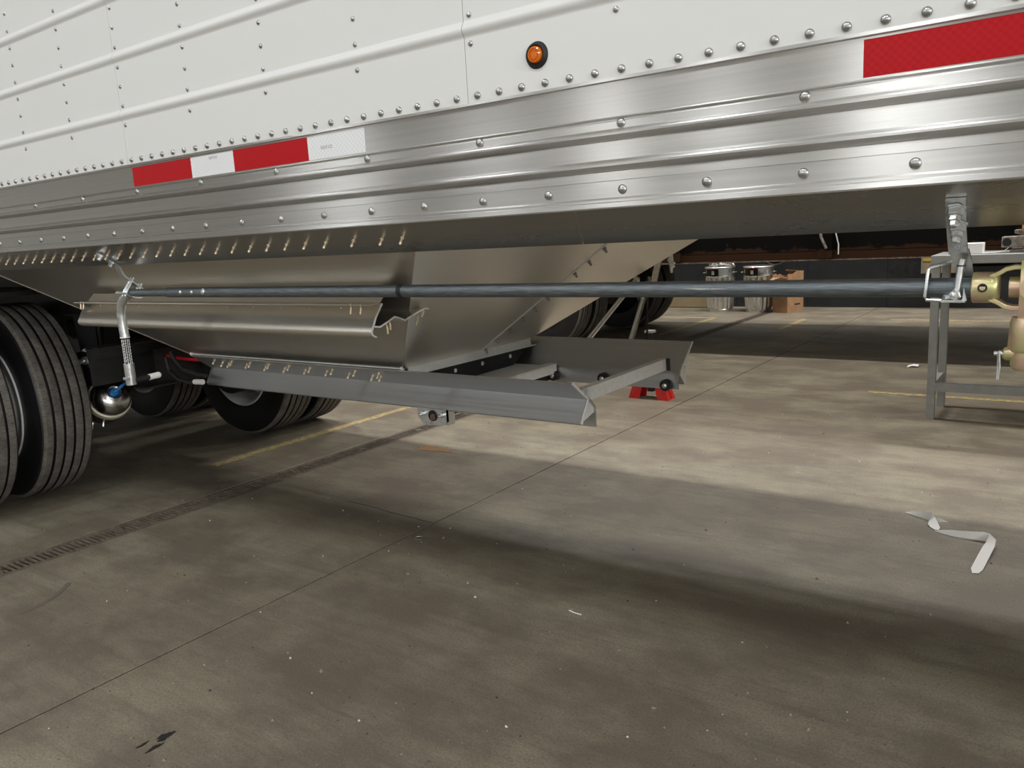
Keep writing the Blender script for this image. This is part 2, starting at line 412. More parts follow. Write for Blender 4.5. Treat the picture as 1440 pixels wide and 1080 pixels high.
# grit lying about on the floor
def grit(n, seed, smin, smax):
    rnd = random.Random(seed); m = MB()
    for i in range(n):
        d = rnd.uniform(.8, 5.2); a = R(rnd.uniform(-70, -3)); x = d*math.sin(a); y = d*math.cos(a)
        if y < .6: continue
        if DX0-.03 < x < DX1+.03 or x < -3.9: continue
        s = rnd.uniform(smin, smax)*(1 if rnd.random() < .85 else 1.7)
        c = V((x, y, s*.45)); q = [c+V((rnd.uniform(-s, s), rnd.uniform(-s, s), rnd.uniform(-.4, .6)*s)) for _ in range(2)]
        t = rnd.uniform(0, 6.28); P = []
        for k in range(4): P.append((x+s*rnd.uniform(.6, 1.1)*math.cos(t+k*1.57), y+s*rnd.uniform(.5, 1)*math.sin(t+k*1.57), 0.0002))
        P.append((x+rnd.uniform(-.3, .3)*s, y+rnd.uniform(-.3, .3)*s, s*rnd.uniform(.7, 1.2)))
        m.add(P, [(0, 1, 4), (1, 2, 4), (2, 3, 4), (3, 0, 4), (3, 2, 1, 0)])
    return m
DB = MB()
for k_, (n_, sd, a_, b_) in enumerate(((190, 1, .0015, .0042), (330, 2, .0014, .0036), (260, 3, .0016, .005))):
    g_ = grit(n_, sd, a_, b_); b0_ = len(DB.v); DB.v += g_.v; DB.f += [tuple(i+b0_ for i in f) for f in g_.f]; DB.m += [k_]*len(g_.f)
o = DB.build('floor_debris', ['pebble', 'pebble_dark', 'pebble_brown'], sharp=10); o['kind'] = 'stuff'; o['label'] = 'white chips and dark crumbs scattered over the concrete floor'

# ================================================================== THE TRAILER
T = thing('grain_trailer', 'white and bare aluminium hopper bottom grain trailer above the drain', 'trailer', (-2.2, 2.52, 0))
D = 1.26; YC = 2.52; DF = 2*YC-D
TX0, TX1 = -7.2, 4.6

# rivet meshes (dome toward -y)
def dome(r, h, seg=14, base=.0):
    prof = [(r*1.0, 0), (r, h*.12)]+[(r*math.cos(R(a)), h*.12+h*.88*math.sin(R(a))) for a in (18, 38, 58, 76)]+[(0, h)]
    return prof
riv_a = MB().lathe(dome(.0072, .0056), (0, 0, 0), (0, -1, 0), 14).mesh('rivet', 'rivet_steel', (0, 0, 0), 60)
riv_b = MB().lathe(dome(.0054, .0036), (0, 0, 0), (0, -1, 0), 12).mesh('rivet', 'rivet_steel', (0, 0, 0), 60)
riv_c = MB().lathe(dome(.0082, .0050), (0, 0, 0), (0, -1, 0), 14).mesh('rivet', 'rivet_steel', (0, 0, 0), 60)

# side panels with pressed beads
def panel_profile():
    P = [(D-.002, 1.4475)]
    z0 = 1.4475
    for k in range(16):
        zc = 1.584+.15*k
        if zc > 3.8: break
        P.append((D-.002, zc-.0165)); P.append((D-.002, zc-.0150))
        for a in range(1, 12):
            t = a/12; P.append((D-.002-.0068*math.sin(math.pi*t)**1.3, zc-.0145+.029*t))
        P.append((D-.002, zc+.0150)); P.append((D-.002, zc+.0165))
    P.append((D-.002, 3.86))
    return P
pp = panel_profile()
seams = [-7.07, -5.854, -4.637, -3.42, -2.203, -.986, .231, 1.448, 2.665, 3.882]
panels = []
for i in range(len(seams)-1):
    a, b = seams[i]+.0007, seams[i+1]-.0007
    m = MB(); n = len(pp); outer = [(y, z) for y, z in pp]; inner = [(y+.003, z) for y, z in pp]
    m.prism([(a, y, z) for y, z in outer+inner[::-1]], (b-a, 0, 0))
    panels.append((a, b, m.build('side_panel', 'white_paint', T, sharp=50)))
def panel_at(x):
    for a, b, o in panels:
        if a-.002 <= x <= b+.002: return o
    return panels[-1][2]
MB().bb((TX0, D+.0035, 1.40), (TX1, D+.03, 3.9)).build('side_liner', 'wall_light', T)
MB().bb((TX0, DF-.03, 1.237), (TX1, DF, 3.9)).build('far_side_wall', 'white_paint', T)
MB().bb((TX0, D, 3.9), (TX1, DF, 3.93)).build('roof_tarp', 'black_rubber', T)
MB().bb((TX0-.03, D, 1.3), (TX0, DF, 3.9)).bb((TX1, D, 1.3), (TX1+.03, DF, 3.9)).build('end_wall', 'white_paint', T)
for k in range(-6, 96):
    x = -.048-.0508*k
    share('rivet', riv_a, (x, D-.002, 1.464), panel_at(x))
for x, z0, top in ((-.366, 1.558, 1.62), (-.665, 1.558, 1.66), (-.9715, 1.558, 1.70), (-1.275, 1.558, 1.76), (-1.578, 1.557, 1.82), (-1.881, 1.556, 1.87), (-2.188, 1.557, 1.92), (-2.487, 1.557, 1.98), (-2.786, 1.556, 2.02), (-3.09, 1.556, 2.07), (-3.405, 1.556, 2.12)):
    z = z0
    while z < top:
        share('rivet', riv_b, (x, D-.002 - (.008 if abs(((z-1.584+.075) % .15)-.075) < .012 else 0), z), panel_at(x)); z += .0505

# amber marker light
ml = MB().lathe([(.0145, -.004), (.0145, .004), (.0175, .007), (.021, .005), (.0235, 0), (.0235, -.003)], (-.8245, D-.002, 1.513), (0, -1, 0), 32).build('marker_light', 'black_rubber', T, 'round amber marker light in a black grommet')
m = MB(); m.lathe([(.0145, 0), (.0145, .005), (.0135, .009), (.0105, .0105), (.0098, .0085), (.006, .0095), (0, .0100)], (-.8245, D-.003, 1.513), (0, -1, 0), 28)
for k in range(12):
    t = k*.5236; m.lathe([(.0016, 0), (.0011, .0022), (0, .0028)], (-.8245+.0077*math.cos(t), D-.0115, 1.513+.0077*math.sin(t)), (0, -1, 0), 8)
m.build('lens', 'lens_amber', ml)

# bottom rail extrusion
prof = [(1.2640, 1.4535), (1.2575, 1.4530), (1.2570, 1.4480), (1.2620, 1.4468), (1.2625, 1.4440), (1.2625, 1.3905), (1.2590, 1.3895), (1.2580, 1.3880), (1.2590, 1.3862),
        (1.2612, 1.3852), (1.2612, 1.3838), (1.2600, 1.3820), (1.2592, 1.3700), (1.2560, 1.3668), (1.2525, 1.3655), (1.2512, 1.3630), (1.2515, 1.3598), (1.2640, 1.3520),
        (1.2602, 1.3500), (1.2592, 1.3200), (1.2560, 1.3165), (1.2525, 1.3150), (1.2512, 1.3125), (1.2515, 1.3092), (1.2640, 1.3015),
        (1.2602, 1.2995), (1.2598, 1.2850), (1.2605, 1.2845), (1.2598, 1.2840), (1.2598, 1.2560), (1.2570, 1.2530), (1.2570, 1.2490), (1.2548, 1.2475), (1.2540, 1.2400), (1.2555, 1.2376), (1.2640, 1.2376),
        (1.2700, 1.2450), (1.2700, 1.4535)]
brail = MB().prism([(TX0, y, z) for y, z in prof], (TX1-TX0, 0, 0)).build('bottom_rail', 'rail_aluminium', T, sharp=28)
for k in range(0, 16): share('rivet', riv_c, (-.359-.3035*k, 1.2598, 1.378), brail)
share('rivet', riv_c, (-.0555, 1.2598, 1.378), brail)
for k in range(-3, 34): share('rivet', riv_c, (-.208-.1518*k, 1.2598, 1.2688), brail)
def tape(a, b, mat, lab, txt=None):
    o = MB().bb((a, 1.2617, 1.3925), (b, 1.2626, 1.4432)).build('reflective_tape', mat, brail, lab)
    return o
tape(-2.193, -1.9115, 'tape_red', 'red reflective tape'); tape(-1.9115, -1.7315, 'tape_white', 'white reflective tape')
tape(-1.7315, -1.4565, 'tape_red', 'red reflective tape'); tape(-1.4565, -1.2745, 'tape_white', 'white reflective tape')
tape(-.2795, .02, 'tape_red', 'red reflective tape'); tape(.02, .2, 'tape_white', 'white reflective tape')
def text(body, size, loc, rx, mat, parent, name='lettering', rz=0):
    cu = bpy.data.curves.new(name, 'FONT'); cu.body = body; cu.size = size; cu.extrude = .0002; cu.align_x = 'CENTER'; cu.align_y = 'CENTER'
    tmp = bpy.data.objects.new(name, cu); COL.objects.link(tmp)
    me = bpy.data.meshes.new_from_object(tmp.evaluated_get(bpy.context.evaluated_depsgraph_get())); bpy.data.objects.remove(tmp)
    me.materials.clear(); me.materials.append(M[mat])
    return put(bpy.data.objects.new(name, me), loc, parent, Euler((rx, 0, rz)))
text('DOT-C2', .010, (-1.395, 1.2614, 1.4155), R(90), 'tape_print', brail); text('DOT-C2', .009, (-1.815, 1.2614, 1.434), R(90), 'tape_print', brail)

# sloped flange under the rail, in two lengths
FS = math.atan2(1.2385-1.1767, 1.350-1.262)
fl_line = [(1.262, 1.2385), (1.350, 1.1767)]
m = MB(); m.add([(TX0, 1.262, 1.2385), (-.7635, 1.262, 1.2385), (-.800, 1.350, 1.1767), (TX0, 1.350, 1.1767), (TX0, 1.262, 1.2445), (-.7635, 1.262, 1.2445), (-.800, 1.350, 1.1827), (TX0, 1.350, 1.1827)],
              [(0, 1, 2, 3), (4, 7, 6, 5), (0, 4, 5, 1), (1, 5, 6, 2), (2, 6, 7, 3), (3, 7, 4, 0)])
fa = m.build('sloped_flange', 'flange_aluminium', T)
m = MB(); m.add([(-.7615, 1.262, 1.2385), (TX1, 1.262, 1.2385), (TX1, 1.350, 1.1767), (-.798, 1.350, 1.1767), (-.7615, 1.262, 1.2445), (TX1, 1.262, 1.2445), (TX1, 1.350, 1.1827), (-.798, 1.350, 1.1827)],
              [(0, 1, 2, 3), (4, 7, 6, 5), (0, 4, 5, 1), (1, 5, 6, 2), (2, 6, 7, 3), (3, 7, 4, 0)])
m.build('sloped_flange', 'flange_aluminium', T)
def fz(y): return 1.2385-(y-1.262)*(1.2385-1.1767)/(1.350-1.262)
MB().strip([(DF-.002, 1.2385), (DF-.088, 1.1767)], .006, TX0, TX1).build('far_sloped_flange', 'flange_aluminium', T)
# copper rivet tails hanging out of the flange
FN = V((0, -math.sin(FS), -math.cos(FS)))
tail = MB().lathe([(.0048, -.001), (.0048, .0012), (.0024, .0025), (.0024, .008), (.0032, .009), (.0031, .0155), (.0018, .017), (0, .0172)], (0, 0, 0), FN, 10).mesh('rivet_tail', 'brass', (0, 0, 0), 50)
TY = 1.305
xs = [-3.163+.0682*k for k in range(-6, 9)]+[-2.118-.0711*k for k in (-1, 1, 2, 3, 4, 5, 6)]+[-2.118+.0713*k for k in range(0, 10)]+[-1.382, -1.291, -1.229]
for x in sorted(set(round(v, 3) for v in xs)): share('rivet_tail', tail, (x, TY, fz(TY)), fa)

# hopper: four sloping sheets
ZB = .737
def nearY(z): return 2.11-(z-ZB)*1.3333
def frontX(z): return -2.04+(z-ZB)*1.465
def rearX(z): return -3.375-(z-ZB)*1.22
zt = 1.228
hs = MB().sheet([(rearX(ZB), nearY(ZB), ZB), (frontX(ZB), nearY(ZB), ZB), (frontX(zt), nearY(zt), zt), (rearX(zt), nearY(zt), zt)], -.004).build('hopper_side_sheet', 'hopper_aluminium', T)
MB().sheet([(rearX(ZB), 2*YC-nearY(ZB), ZB), (frontX(ZB), 2*YC-nearY(ZB), ZB), (frontX(zt), 2*YC-nearY(zt), zt), (rearX(zt), 2*YC-nearY(zt), zt)], .004).build('hopper_side_sheet', 'hopper_aluminium', T)
YS = 2.59
ztop = 2.3
yn, yt = nearY(ZB), nearY(zt)
MB().sheet([(frontX(ZB), yn, ZB), (frontX(ZB), YS, ZB), (frontX(ztop), YS, ztop), (frontX(ztop), D+.035, ztop), (frontX(1.36), D+.035, 1.36), (frontX(zt), yt, zt)], .004).build('hopper_end_sheet', 'hopper_aluminium', T)
e2 = MB().sheet([(frontX(ZB)+.003, YS-.012, ZB+.002), (frontX(ZB)+.003, 2*YC-yn, ZB+.002), (frontX(zt)+.003, 2*YC-yt, zt+.002), (frontX(1.36)+.003, DF-.035, 1.362), (frontX(ztop)+.003, DF-.035, ztop), (frontX(ztop)+.003, YS-.012, ztop)], .0045).build('hopper_end_sheet', 'hopper_aluminium', T)
MB().sheet([(rearX(ZB), yn, ZB), (rearX(ZB), 2*YC-yn, ZB), (rearX(zt), 2*YC-yt, zt), (rearX(1.36), DF-.035, 1.36), (rearX(ztop), DF-.035, ztop), (rearX(ztop), D+.035, ztop), (rearX(1.36), D+.035, 1.36), (rearX(zt), yt, zt)], -.004).build('hopper_end_sheet', 'hopper_aluminium', T)
# raised lap strip and bolts on the front sheet
fn = V((1, 0, -1.465)).normalized(); fd = V((1.465, 0, 1)).normalized()
def fp(z, y, off=0): return V((frontX(z), y, z))+fn*off
lap = MB().ribbon([fp(ZB+.004, YS-.014, .004), fp(1.45, YS-.014, .004)], (0, .014, 0), .005).build('lap_strip', 'weld_aluminium', T)
bolt = MB().lathe([(.0085, 0), (.0085, .002), (.0060, .002), (.0060, .010), (.0042, .011), (.0042, .018), (.003, .019), (0, .019)], (0, 0, 0), fn, 10).mesh('bolt', 'rivet_steel', (0, 0, 0), 40)
for z in (1.139, 1.094, 1.051, 1.007, .963, .92, .879, .836, .788, .745): share('bolt', bolt, fp(z, YS+.004, .006), lap)
for z in (.76,): pass
# bright angle along the bottom front edge and the near bottom edge
m = MB(); m.ribbon([(-2.026, 2.13, .726), (-2.026, 2.925, .726)], (.010, 0, -.034), .006); m.ribbon([(-2.018, 2.13, .712), (-2.005, 2.925, .712)], (.022, 0, .006), .005)
m.build('discharge_lip', 'weld_aluminium', T)
MB().ribbon([(-3.375, 2.108, .739), (-2.03, 2.108, .739)], (0, -.010, .005), .006).build('bottom_weld', 'weld_aluminium', T)
# corner weld spots
m = MB()
for x, y, z in ((-2.035, 2.105, .742), (-2.03, 2.92, .742), (-3.37, 2.105, .742)):
    m.lathe([(0, -.010), (.009, -.006), (.011, 0), (.008, .006), (0, .010)], (x, y, z), (0, 1, 0), 8)
m.build('corner_weld', 'weld_aluminium', T)
# black rubber flap below the lip with white fasteners
flap = MB().sheet([(-2.022, 2.215, .708), (-2.022, 2.90, .708), (-2.034, 2.80, .640), (-2.034, 2.215, .640)], .006).build('rubber_flap', 'flap_rubber', T)
wr = MB().lathe(dome(.009, .004), (0, 0, 0), (1, 0, 0), 12).mesh('rivet', 'plastic_white', (0, 0, 0), 60)
for y in (2.39, 2.565, 2.762): share('rivet', wr, (-2.021, y, .686), flap)

# guide rails of the slide gate: wing, crease, lower wing, web
RX0, RX1 = -3.30, -1.278
def rail(side):
    Y = (lambda y: y) if side == 'near' else (lambda y: 2*YC-y)
    m = MB(); s = 1
    if side == 'near':
        wing = [(2.060, .742), (2.152, .674)]; low = [(2.152, .674), (2.112, .600)]; web = [(2.160, .676), (2.1975, .640), (2.1975, .573)]
        xe = lambda y, z: RX1
    else:
        wing = [(2.982, .742), (2.858, .636)]; low = [(2.858, .636), (2.905, .585)]; web = [(2.850, .640), (2.843, .628), (2.843, .574)]
    m.strip(wing, .006, RX0, RX1); m.strip(low, .006, RX0+.02, RX1-.004); m.strip(web, .006, RX0+.01, RX1)
    o = m.build('gate_rail', 'extrusion_aluminium', T)
    # end gussets
    if side == 'near':
        g = MB().prism([(RX1-.012, 2.156, .670), (RX1-.012, 2.114, .602), (RX1-.012, 2.196, .622), (RX1-.012, 2.196, .644)], (.006, 0, 0))
        g.build('gusset', 'weld_aluminium', o)
        MB().prism([(RX0+.004, 2.062, .740), (RX0+.004, 2.150, .673), (RX0+.004, 2.114, .604), (RX0+.004, 2.196, .60), (RX0+.004, 2.196, .70)], (.005, 0, 0)).build('gusset', 'extrusion_aluminium', o)
        MB().ribbon([(RX1+.001, 2.060, .742), (RX1+.001, 2.152, .674), (RX1-.003, 2.112, .600)], (.005, 0, 0), .007).build('end_weld', 'weld_aluminium', o)
    else:
        MB().prism([(RX1-.012, 2.868, .634), (RX1-.012, 2.905, .587), (RX1-.012, 2.93, .580), (RX1-.012, 2.925, .655)], (.006, 0, 0)).build('gusset', 'weld_aluminium', o)
        MB().ribbon([(RX1+.001, 2.982, .742), (RX1+.001, 2.858, .636)], (.004, 0, 0), .007).build('end_weld', 'weld_aluminium', o)
    return o
rn = rail('near'); rf = rail('far')
# rivet tails on the near wing
wn = V((0, 2.06-2.152, .742-.674)); wn = V((0, -.068, -.092)).normalized()
wt = MB().lathe([(.0058, -.001), (.0058, .0015), (.0034, .003), (.0034, .012), (.0044, .013), (.0042, .021), (.002, .023), (0, .023)], (0, 0, 0), wn, 10).mesh('rivet_tail', 'brass', (0, 0, 0), 50)
for x, y in [(-3.15, 2.078), (-3.116, 2.094), (-3.076, 2.098), (-3.028, 2.08), (-2.941, 2.094), (-2.902, 2.082), (-2.82, 2.099), (-2.774, 2.081), (-2.698, 2.102), (-2.644, 2.081), (-2.566, 2.1), (-2.517, 2.083), (-2.436, 2.099), (-2.389, 2.085), (-2.315, 2.104), (-2.261, 2.084), (-2.188, 2.105), (-2.135, 2.085), (-2.147, 2.106)]:
    share('rivet_tail', wt, V((x, y, .742-(y-2.06)*.068/.092))+wn*.003, rn)
# crossbar joining the rails near their ends
cb = MB().prism([(-1.318, 2.160, .706), (-1.286, 2.160, .708), (-1.286, 2.160, .664), (-1.294, 2.160, .664), (-1.294, 2.160, .700), (-1.318, 2.160, .698)], (-.004, .605, 0)).build('crossbar', 'weld_aluminium', T)
MB().ribbon([(-1.283, 2.762, .709), (-1.283, 2.766, .662)], (.006, .012, 0), .008).build('weld_bead', 'black_steel', cb)
# slide gate plate
m = MB().bb((-3.2, 2.20, .634), (-1.87, 2.835, .640)); m.bb((-1.875, 2.20, .625), (-1.867, 2.835, .652)); m.bb((-1.87, 2.215, .648), (-1.83, 2.835, .653)); m.bb((-1.835, 2.215, .612), (-1.83, 2.83, .652))
m.build('slide_gate', 'weld_aluminium', T)
# rollers on the far web
rol = MB().lathe([(.0, 0), (.021, 0), (.023, .004), (.023, .026), (.020, .030), (.012, .031), (.012, .027), (0, .027)], (0, 0, 0), (0, -1, 0), 20).mesh('roller', 'black_steel', (0, 0, 0), 40)
hubm = MB().lathe([(0.0115, 0), (.0105, .006), (.006, .009), (0, .0095)], (0, 0, 0), (0, -1, 0), 14).mesh('roller_hub', 'zinc', (0, 0, 0), 40)
for x, z in ((-1.322, .592), (-1.60, .603), (-1.842, .601)):
    r_ = share('roller', rol, (x, 2.84, z), rf); share('roller_hub', hubm, (x, 2.813, z), r_)
MB().lathe([(.014, 0), (.014, .004), (.009, .004), (.009, .014), (.006, .016), (.006, .026), (0, .026)], (-1.895, 2.84, .603), (0, -1, 0), 12).build('roller_bolt', 'zinc', rf)
MB().bb((-1.93, 2.80, .58), (-1.86, 2.838, .640)).build('roller_bracket', 'black_steel', rf)
# gate drive bracket hanging under the near web
bk = MB().prism([(-2.050, 2.190, .580), (-2.048, 2.190, .545), (-2.030, 2.190, .520), (-2.000, 2.190, .512), (-1.912, 2.190, .520), (-1.900, 2.190, .534), (-1.900, 2.190, .585)], (0, -.006, 0)).bb((-1.906, 2.184, .520), (-1.900, 2.225, .582)).build('drive_bracket', 'zinc', rn)
bz = MB().lathe([(.013, 0), (.013, .004), (.009, .004), (.009, .012), (.006, .013), (.006, .022), (.004, .024), (0, .024)], (0, 0, 0), (0, -1, 0), 8).mesh('bolt', 'zinc', (0, 0, 0), 40)
share('bolt', bz, (-2.022, 2.186, .556), bk); share('bolt', bz, (-1.924, 2.186, .558), bk)
MB().lathe([(.021, 0), (.021, .003), (.017, .003), (.017, .0005), (0, .0005)], (-1.972, 2.184, .552), (0, -1, 0), 20).build('shaft_hole', 'black_steel', bk)
MB().lathe([(.012, 0), (.012, .008), (0, .008)], (-1.968, 2.184, .548), (0, -1, 0), 16).build('shaft_end', 'rusty_iron', bk)
MB().tube([(-1.968, 2.20, .548), (-1.968, 2.85, .548)], .014, 12).build('gate_shaft', 'black_steel', T)

# rub rail moulding on the near hopper sheet
SX0, SX1 = -3.255, -1.615
A = [(1.610, 1.032), (1.594, 1.012), (1.581, .996), (1.569, .972), (1.561, .958), (1.5625, .950), (1.568, .945), (1.578, .941)]
B = [(1.569, .972), (1.594, .968), (1.629, .980), (1.655, .990), (1.672, .985), (1.697, .975), (1.718, .982), (1.762, .994), (1.787, 1.000), (1.802, .997)]
Cc = [(1.560, 1.032), (1.594, 1.012)]
sh = MB().strip(A, .004, SX0+.05, SX1).strip([(1.594, 1.012), (1.581, .996), (1.569, .972), (1.561, .958), (1.5625, .950), (1.568, .945), (1.578, .941)], .0038, SX0, SX0+.05).strip(B, .004, SX0+.03, SX1+.0).build('rub_moulding', 'hopper_aluminium', T, sharp=50)
m = MB()
for line in (A, B): m.prism([(SX1, y, z) for y, z in thick(line, .0042)], (.003, 0, 0))
m.build('cut_end', 'weld_aluminium', sh)
MB().strip([(1.555, 1.0335), (1.580, 1.0305), (1.612, 1.034)], .003, SX0, SX1-.01).strip([(1.612, 1.034), (1.640, 1.060)], .003, SX0, SX1-.01).build('top_ledge', 'hopper_aluminium', sh)
MB().strip([(1.638, 1.058), (1.688, 1.058)], .004, SX0+.1, SX1-.05).build('back_flange', 'hopper_aluminium', sh)
dot = MB().lathe(dome(.0042, .0024), (0, 0, 0), V((0, -.83, .55)), 10).mesh('rivet', 'plastic_white', (0, 0, 0), 60)
for k in range(11): share('rivet', dot, (-3.13+.136*k, 1.5985, 1.0195), sh)
st_ = MB().tube([(0, 0, .012), (0, 0, -.002), (-.001, -.003, -.018)], [.0012, .0035, .003], 8).mesh('rivet_tail', 'brass', (0, 0, 0), 50)
for x in (-3.235, -3.215, -1.70, -1.66): share('rivet_tail', st_, (x, 1.572, 1.024), sh)
for y, z, a in ((1.640, .972, 14), (1.628, .962, 14), (1.785, .990, -20), (1.757, .970, -20)):
    share('rivet_tail', st_, (SX1-.004, y, z), sh, Euler((R(a), 0, 0)))
hl = MB().lathe([(.005, 0), (.005, .0004), (0, .0004)], (0, 0, 0), V((0, -.9, .4)), 10).mesh('drill_hole', 'black_steel', (0, 0, 0))
for x in (-3.215, -3.18, -1.72, -1.66): share('drill_hole', hl, (x, 1.5775, .9885), sh)

# far-side braces, rods, drain cock
MB().tube([(-1.70, 3.34, .968), (-1.795, 3.05, .728)], .011, 12).lathe([(.015, -.006), (.015, .006)], (-1.70, 3.34, .968), (0, 1, 0), 12).build('brace', 'bright_aluminium', T)
m = MB().ribbon([(-1.665, 3.51, 1.05), (-1.655, 3.40, .905)], (.030, 0, .0), .008); m.tube([(-1.645, 3.36, .97), (-1.587, 3.05, .728)], .012, 12)
m.build('brace', 'zinc', T)
MB().tube([(-1.63, 3.31, .98), (-1.634, 3.30, .690)], .005, 8).build('lift_rod', 'black_steel', T)
m = MB().tube([(-1.601, 3.50, 1.10), (-1.600, 3.50, 1.045), (-1.598, 3.50, .985)], [.007, .012, .006], 10).tube([(-1.60, 3.50, 1.035), (-1.575, 3.48, 1.03)], .006, 8).tube([(-1.61, 3.50, 1.05), (-1.585, 3.49, 1.012)], .010, 8)
m.build('drain_cock', 'weld_aluminium', T)

# ---------------- crank shaft along the near side
PY, PZ, PR = 1.375, 1.0872, .0147
shaft = MB().tube([(-2.2852, PY, PZ-.0005), (-2.2658, PY, PZ-.0005), (-0.1356, PY, PZ)], [PR*.98, PR, PR], 24).build('crank_shaft', 'pipe_steel', T)
MB().tube([(-2.5370, PY, PZ-.0005), (-2.2658, PY, PZ-.0005)], .0118, 18).build('inner_shaft', 'pipe_steel', shaft)
pb = MB().lathe(dome(.006, .004), (0, 0, 0), (0, -1, .12), 10).mesh('shaft_rivet', 'zinc', (0, 0, 0), 60)
for x in (-2.197, -2.139, -2.076): share('shaft_rivet', pb, (x, PY-PR+.0012, PZ+.001), shaft)
share('shaft_rivet', MB().lathe([(.010, 0), (.010, .005), (.006, .007), (0, .007)], (0, 0, 0), (0, -1, .2), 6).mesh('shaft_rivet', 'zinc', (0, 0, 0)), (-2.0770, PY-PR+.001, PZ+.003), shaft)
MB().lathe([(PR+.0006, -.007), (PR+.0009, 0), (PR+.0006, .007)], (-1.3092, PY, PZ), (1, 0, 0), 24).build('painted_mark', 'black_rubber', shaft)
MB().prism([(-0.6004, PY-PR-.0004, 1.0897), (-0.5568, PY-PR-.0004, 1.0902), (-0.5132, PY-PR-.0004, 1.0883), (-0.5665, PY-PR-.0004, 1.0868)], (0, .002, 0)).build('scraped_patch', 'zinc', shaft)
# left hanger: Z strap, cage bolts, lower plate  (seen almost edge-on)
HX = -2.50
def hy(L): return [(HX, y, z) for y, z in L]
hg = MB().ribbon(hy([(1.290, 1.2150), (1.343, 1.1775), (1.356, 1.143), (1.415, 1.094)]), (.026, 0, 0), .005).build('hanger_strap', 'zinc', T)
for y in (1.298, 1.330):
    MB().lathe([(.011, 0), (.011, .005), (.007, .006), (.007, .016), (0, .017)], (HX, y, fz(y)-.006), FN, 8).build('bolt', 'zinc', hg)
MB().ribbon(hy([(1.334, 1.091), (1.349, 1.088), (1.385, 1.069), (1.406, 1.068)]), (.026, 0, 0), .005).build('saddle_plate', 'zinc', hg)
for sx in (-.008, .008):
    MB().tube([(HX+sx, 1.388, 1.134), (HX+sx, 1.350, 1.077)], .0042, 8).build('cage_bolt', 'zinc', hg)
    MB().tube([(HX+sx, 1.412, 1.112), (HX+sx, 1.386, 1.0703)], .0038, 8).build('cage_bolt', 'zinc', hg)
MB().tube([(HX, 1.388, 1.132), (HX, 1.414, 1.113)], .0012, 6).build('retaining_wire', 'zinc', hg)
# folding crank handle
cx = -2.529
cr = MB().tube([(cx+.02, PY, PZ-.004), (cx-.012, PY, 1.0703), (cx-.034, PY, 1.0500), (cx-.044, PY, 1.0181), (cx-.046, PY, 0.9822), (cx-.042, PY, 0.9406)], .0145, 16).build('crank_handle', 'zinc', T)
MB().lathe([(.0155, 0), (.0155, .004), (.0145, .004)], (cx-.042, PY, 0.9387), (0, 0, 1), 16).build('collar', 'plastic_white', cr)
sleeve = MB().tube([(cx-.042, PY, 0.9406), (cx-.043, PY, 0.8496)], .0125, 16).build('sleeve', 'black_rubber', cr, 'black sleeve with a printed warning label')
m = MB(); rnd = random.Random(2)
for col in range(5):
    t = R(-88+col*28); z = .9339
    while z > .8575:
        l = rnd.uniform(.004, .010); c_ = V((cx-.0425+.0128*math.cos(t), PY+.0128*math.sin(t), z-l/2))
        m.box(c_, (.0022, .0022, l)); z -= l+.002
m.build('label_print', 'label_print', sleeve)
m = MB().tube([(cx-.043, PY, 0.8534), (cx-.044, PY, 0.7818)], .0165, 16); m.tube([(cx-.030, PY-.015, 0.8031), (cx-.058, PY-.012, 0.8031)], .007, 8)
m.build('pivot_sleeve', 'zinc', cr)
MB().tube([(cx-.04, PY+.005, 0.7953), (cx-.04, PY+.068, 0.7963)], .0085, 12).build('grip', 'black_rubber', cr)
MB().tube([(cx-.04, PY+.062, 0.7963), (cx-.04, PY+.098, 0.7982), (cx-.04, PY+.104, 0.7982)], [.0105, .0105, .006], 12).build('grip_cap', 'plastic_white', cr)

# ---------------- right hanger strap
def hb(L): return [(x, y, z) for x, y, z in L]
hs2 = MB().ribbon([(-.160, 1.287, fz(1.287)-.004), (-.1638, 1.338, fz(1.338)-.004), (-.1645, 1.352, 1.168), (-.1640, 1.366, 1.148), (-.1635, 1.372, 1.138)], (.0255, 0, 0), .005).build('hanger_strap', 'zinc', T)
MB().ribbon([(-0.1632, 1.3750, 1.1439), (-0.1598, 1.3827, 1.1246), (-0.1549, 1.3905, 1.1033)], [V((.026, 0, 0)), V((.027, 0, 0)), V((.021, 0, 0))], .005).build('twisted_lug', 'zinc', hs2)
bt = MB().lathe([(.0135, 0), (.0135, .003), (.0112, .0032), (.0112, .0125), (.0095, .014), (.0085, .0145), (.0085, .021), (.0060, .0225), (.0060, .028), (.0045, .030), (0, .030)], (0, 0, 0), V((0, -.5, -.86)), 6).mesh('bolt', 'zinc', (0, 0, 0), 30)
share('bolt', bt, (-.161, 1.300, fz(1.300)-.007), hs2); share('bolt', bt, (-.1615, 1.333, fz(1.333)-.007), hs2)
MB().tube([(-0.1564, 1.3595, 1.1304), (-0.1583, 1.3595, 1.1207), (-0.1617, 1.3556, 1.0791)], .0048, 12).build('clevis_pin', 'zinc', hs2)
MB().lathe([(.0062, 0), (.0062, .002), (.0050, .002)], (-0.1575, 1.3595, 1.1197), (0, 0, 1), 12).build('pin_ring', 'black_steel', hs2)
MB().tube([(-0.1719, 1.3731, 1.1260), (-0.1995, 1.3576, 1.1192), (-0.2009, 1.3556, 1.1159), (-0.2038, 1.3537, 1.0752), (-0.2019, 1.3547, 1.0703), (-0.1549, 1.3537, 1.0684)], .0027, 8).build('wire_loop', 'zinc', hs2)
m = MB().ribbon([(-0.1801, 1.3527, 1.0703), (-0.1530, 1.3527, 1.0703)], (0, .030, 0), .003); m.ribbon([(-0.1801, 1.3547, 1.0689), (-0.1491, 1.3547, 1.0689)], (0, .0, .003), .02)
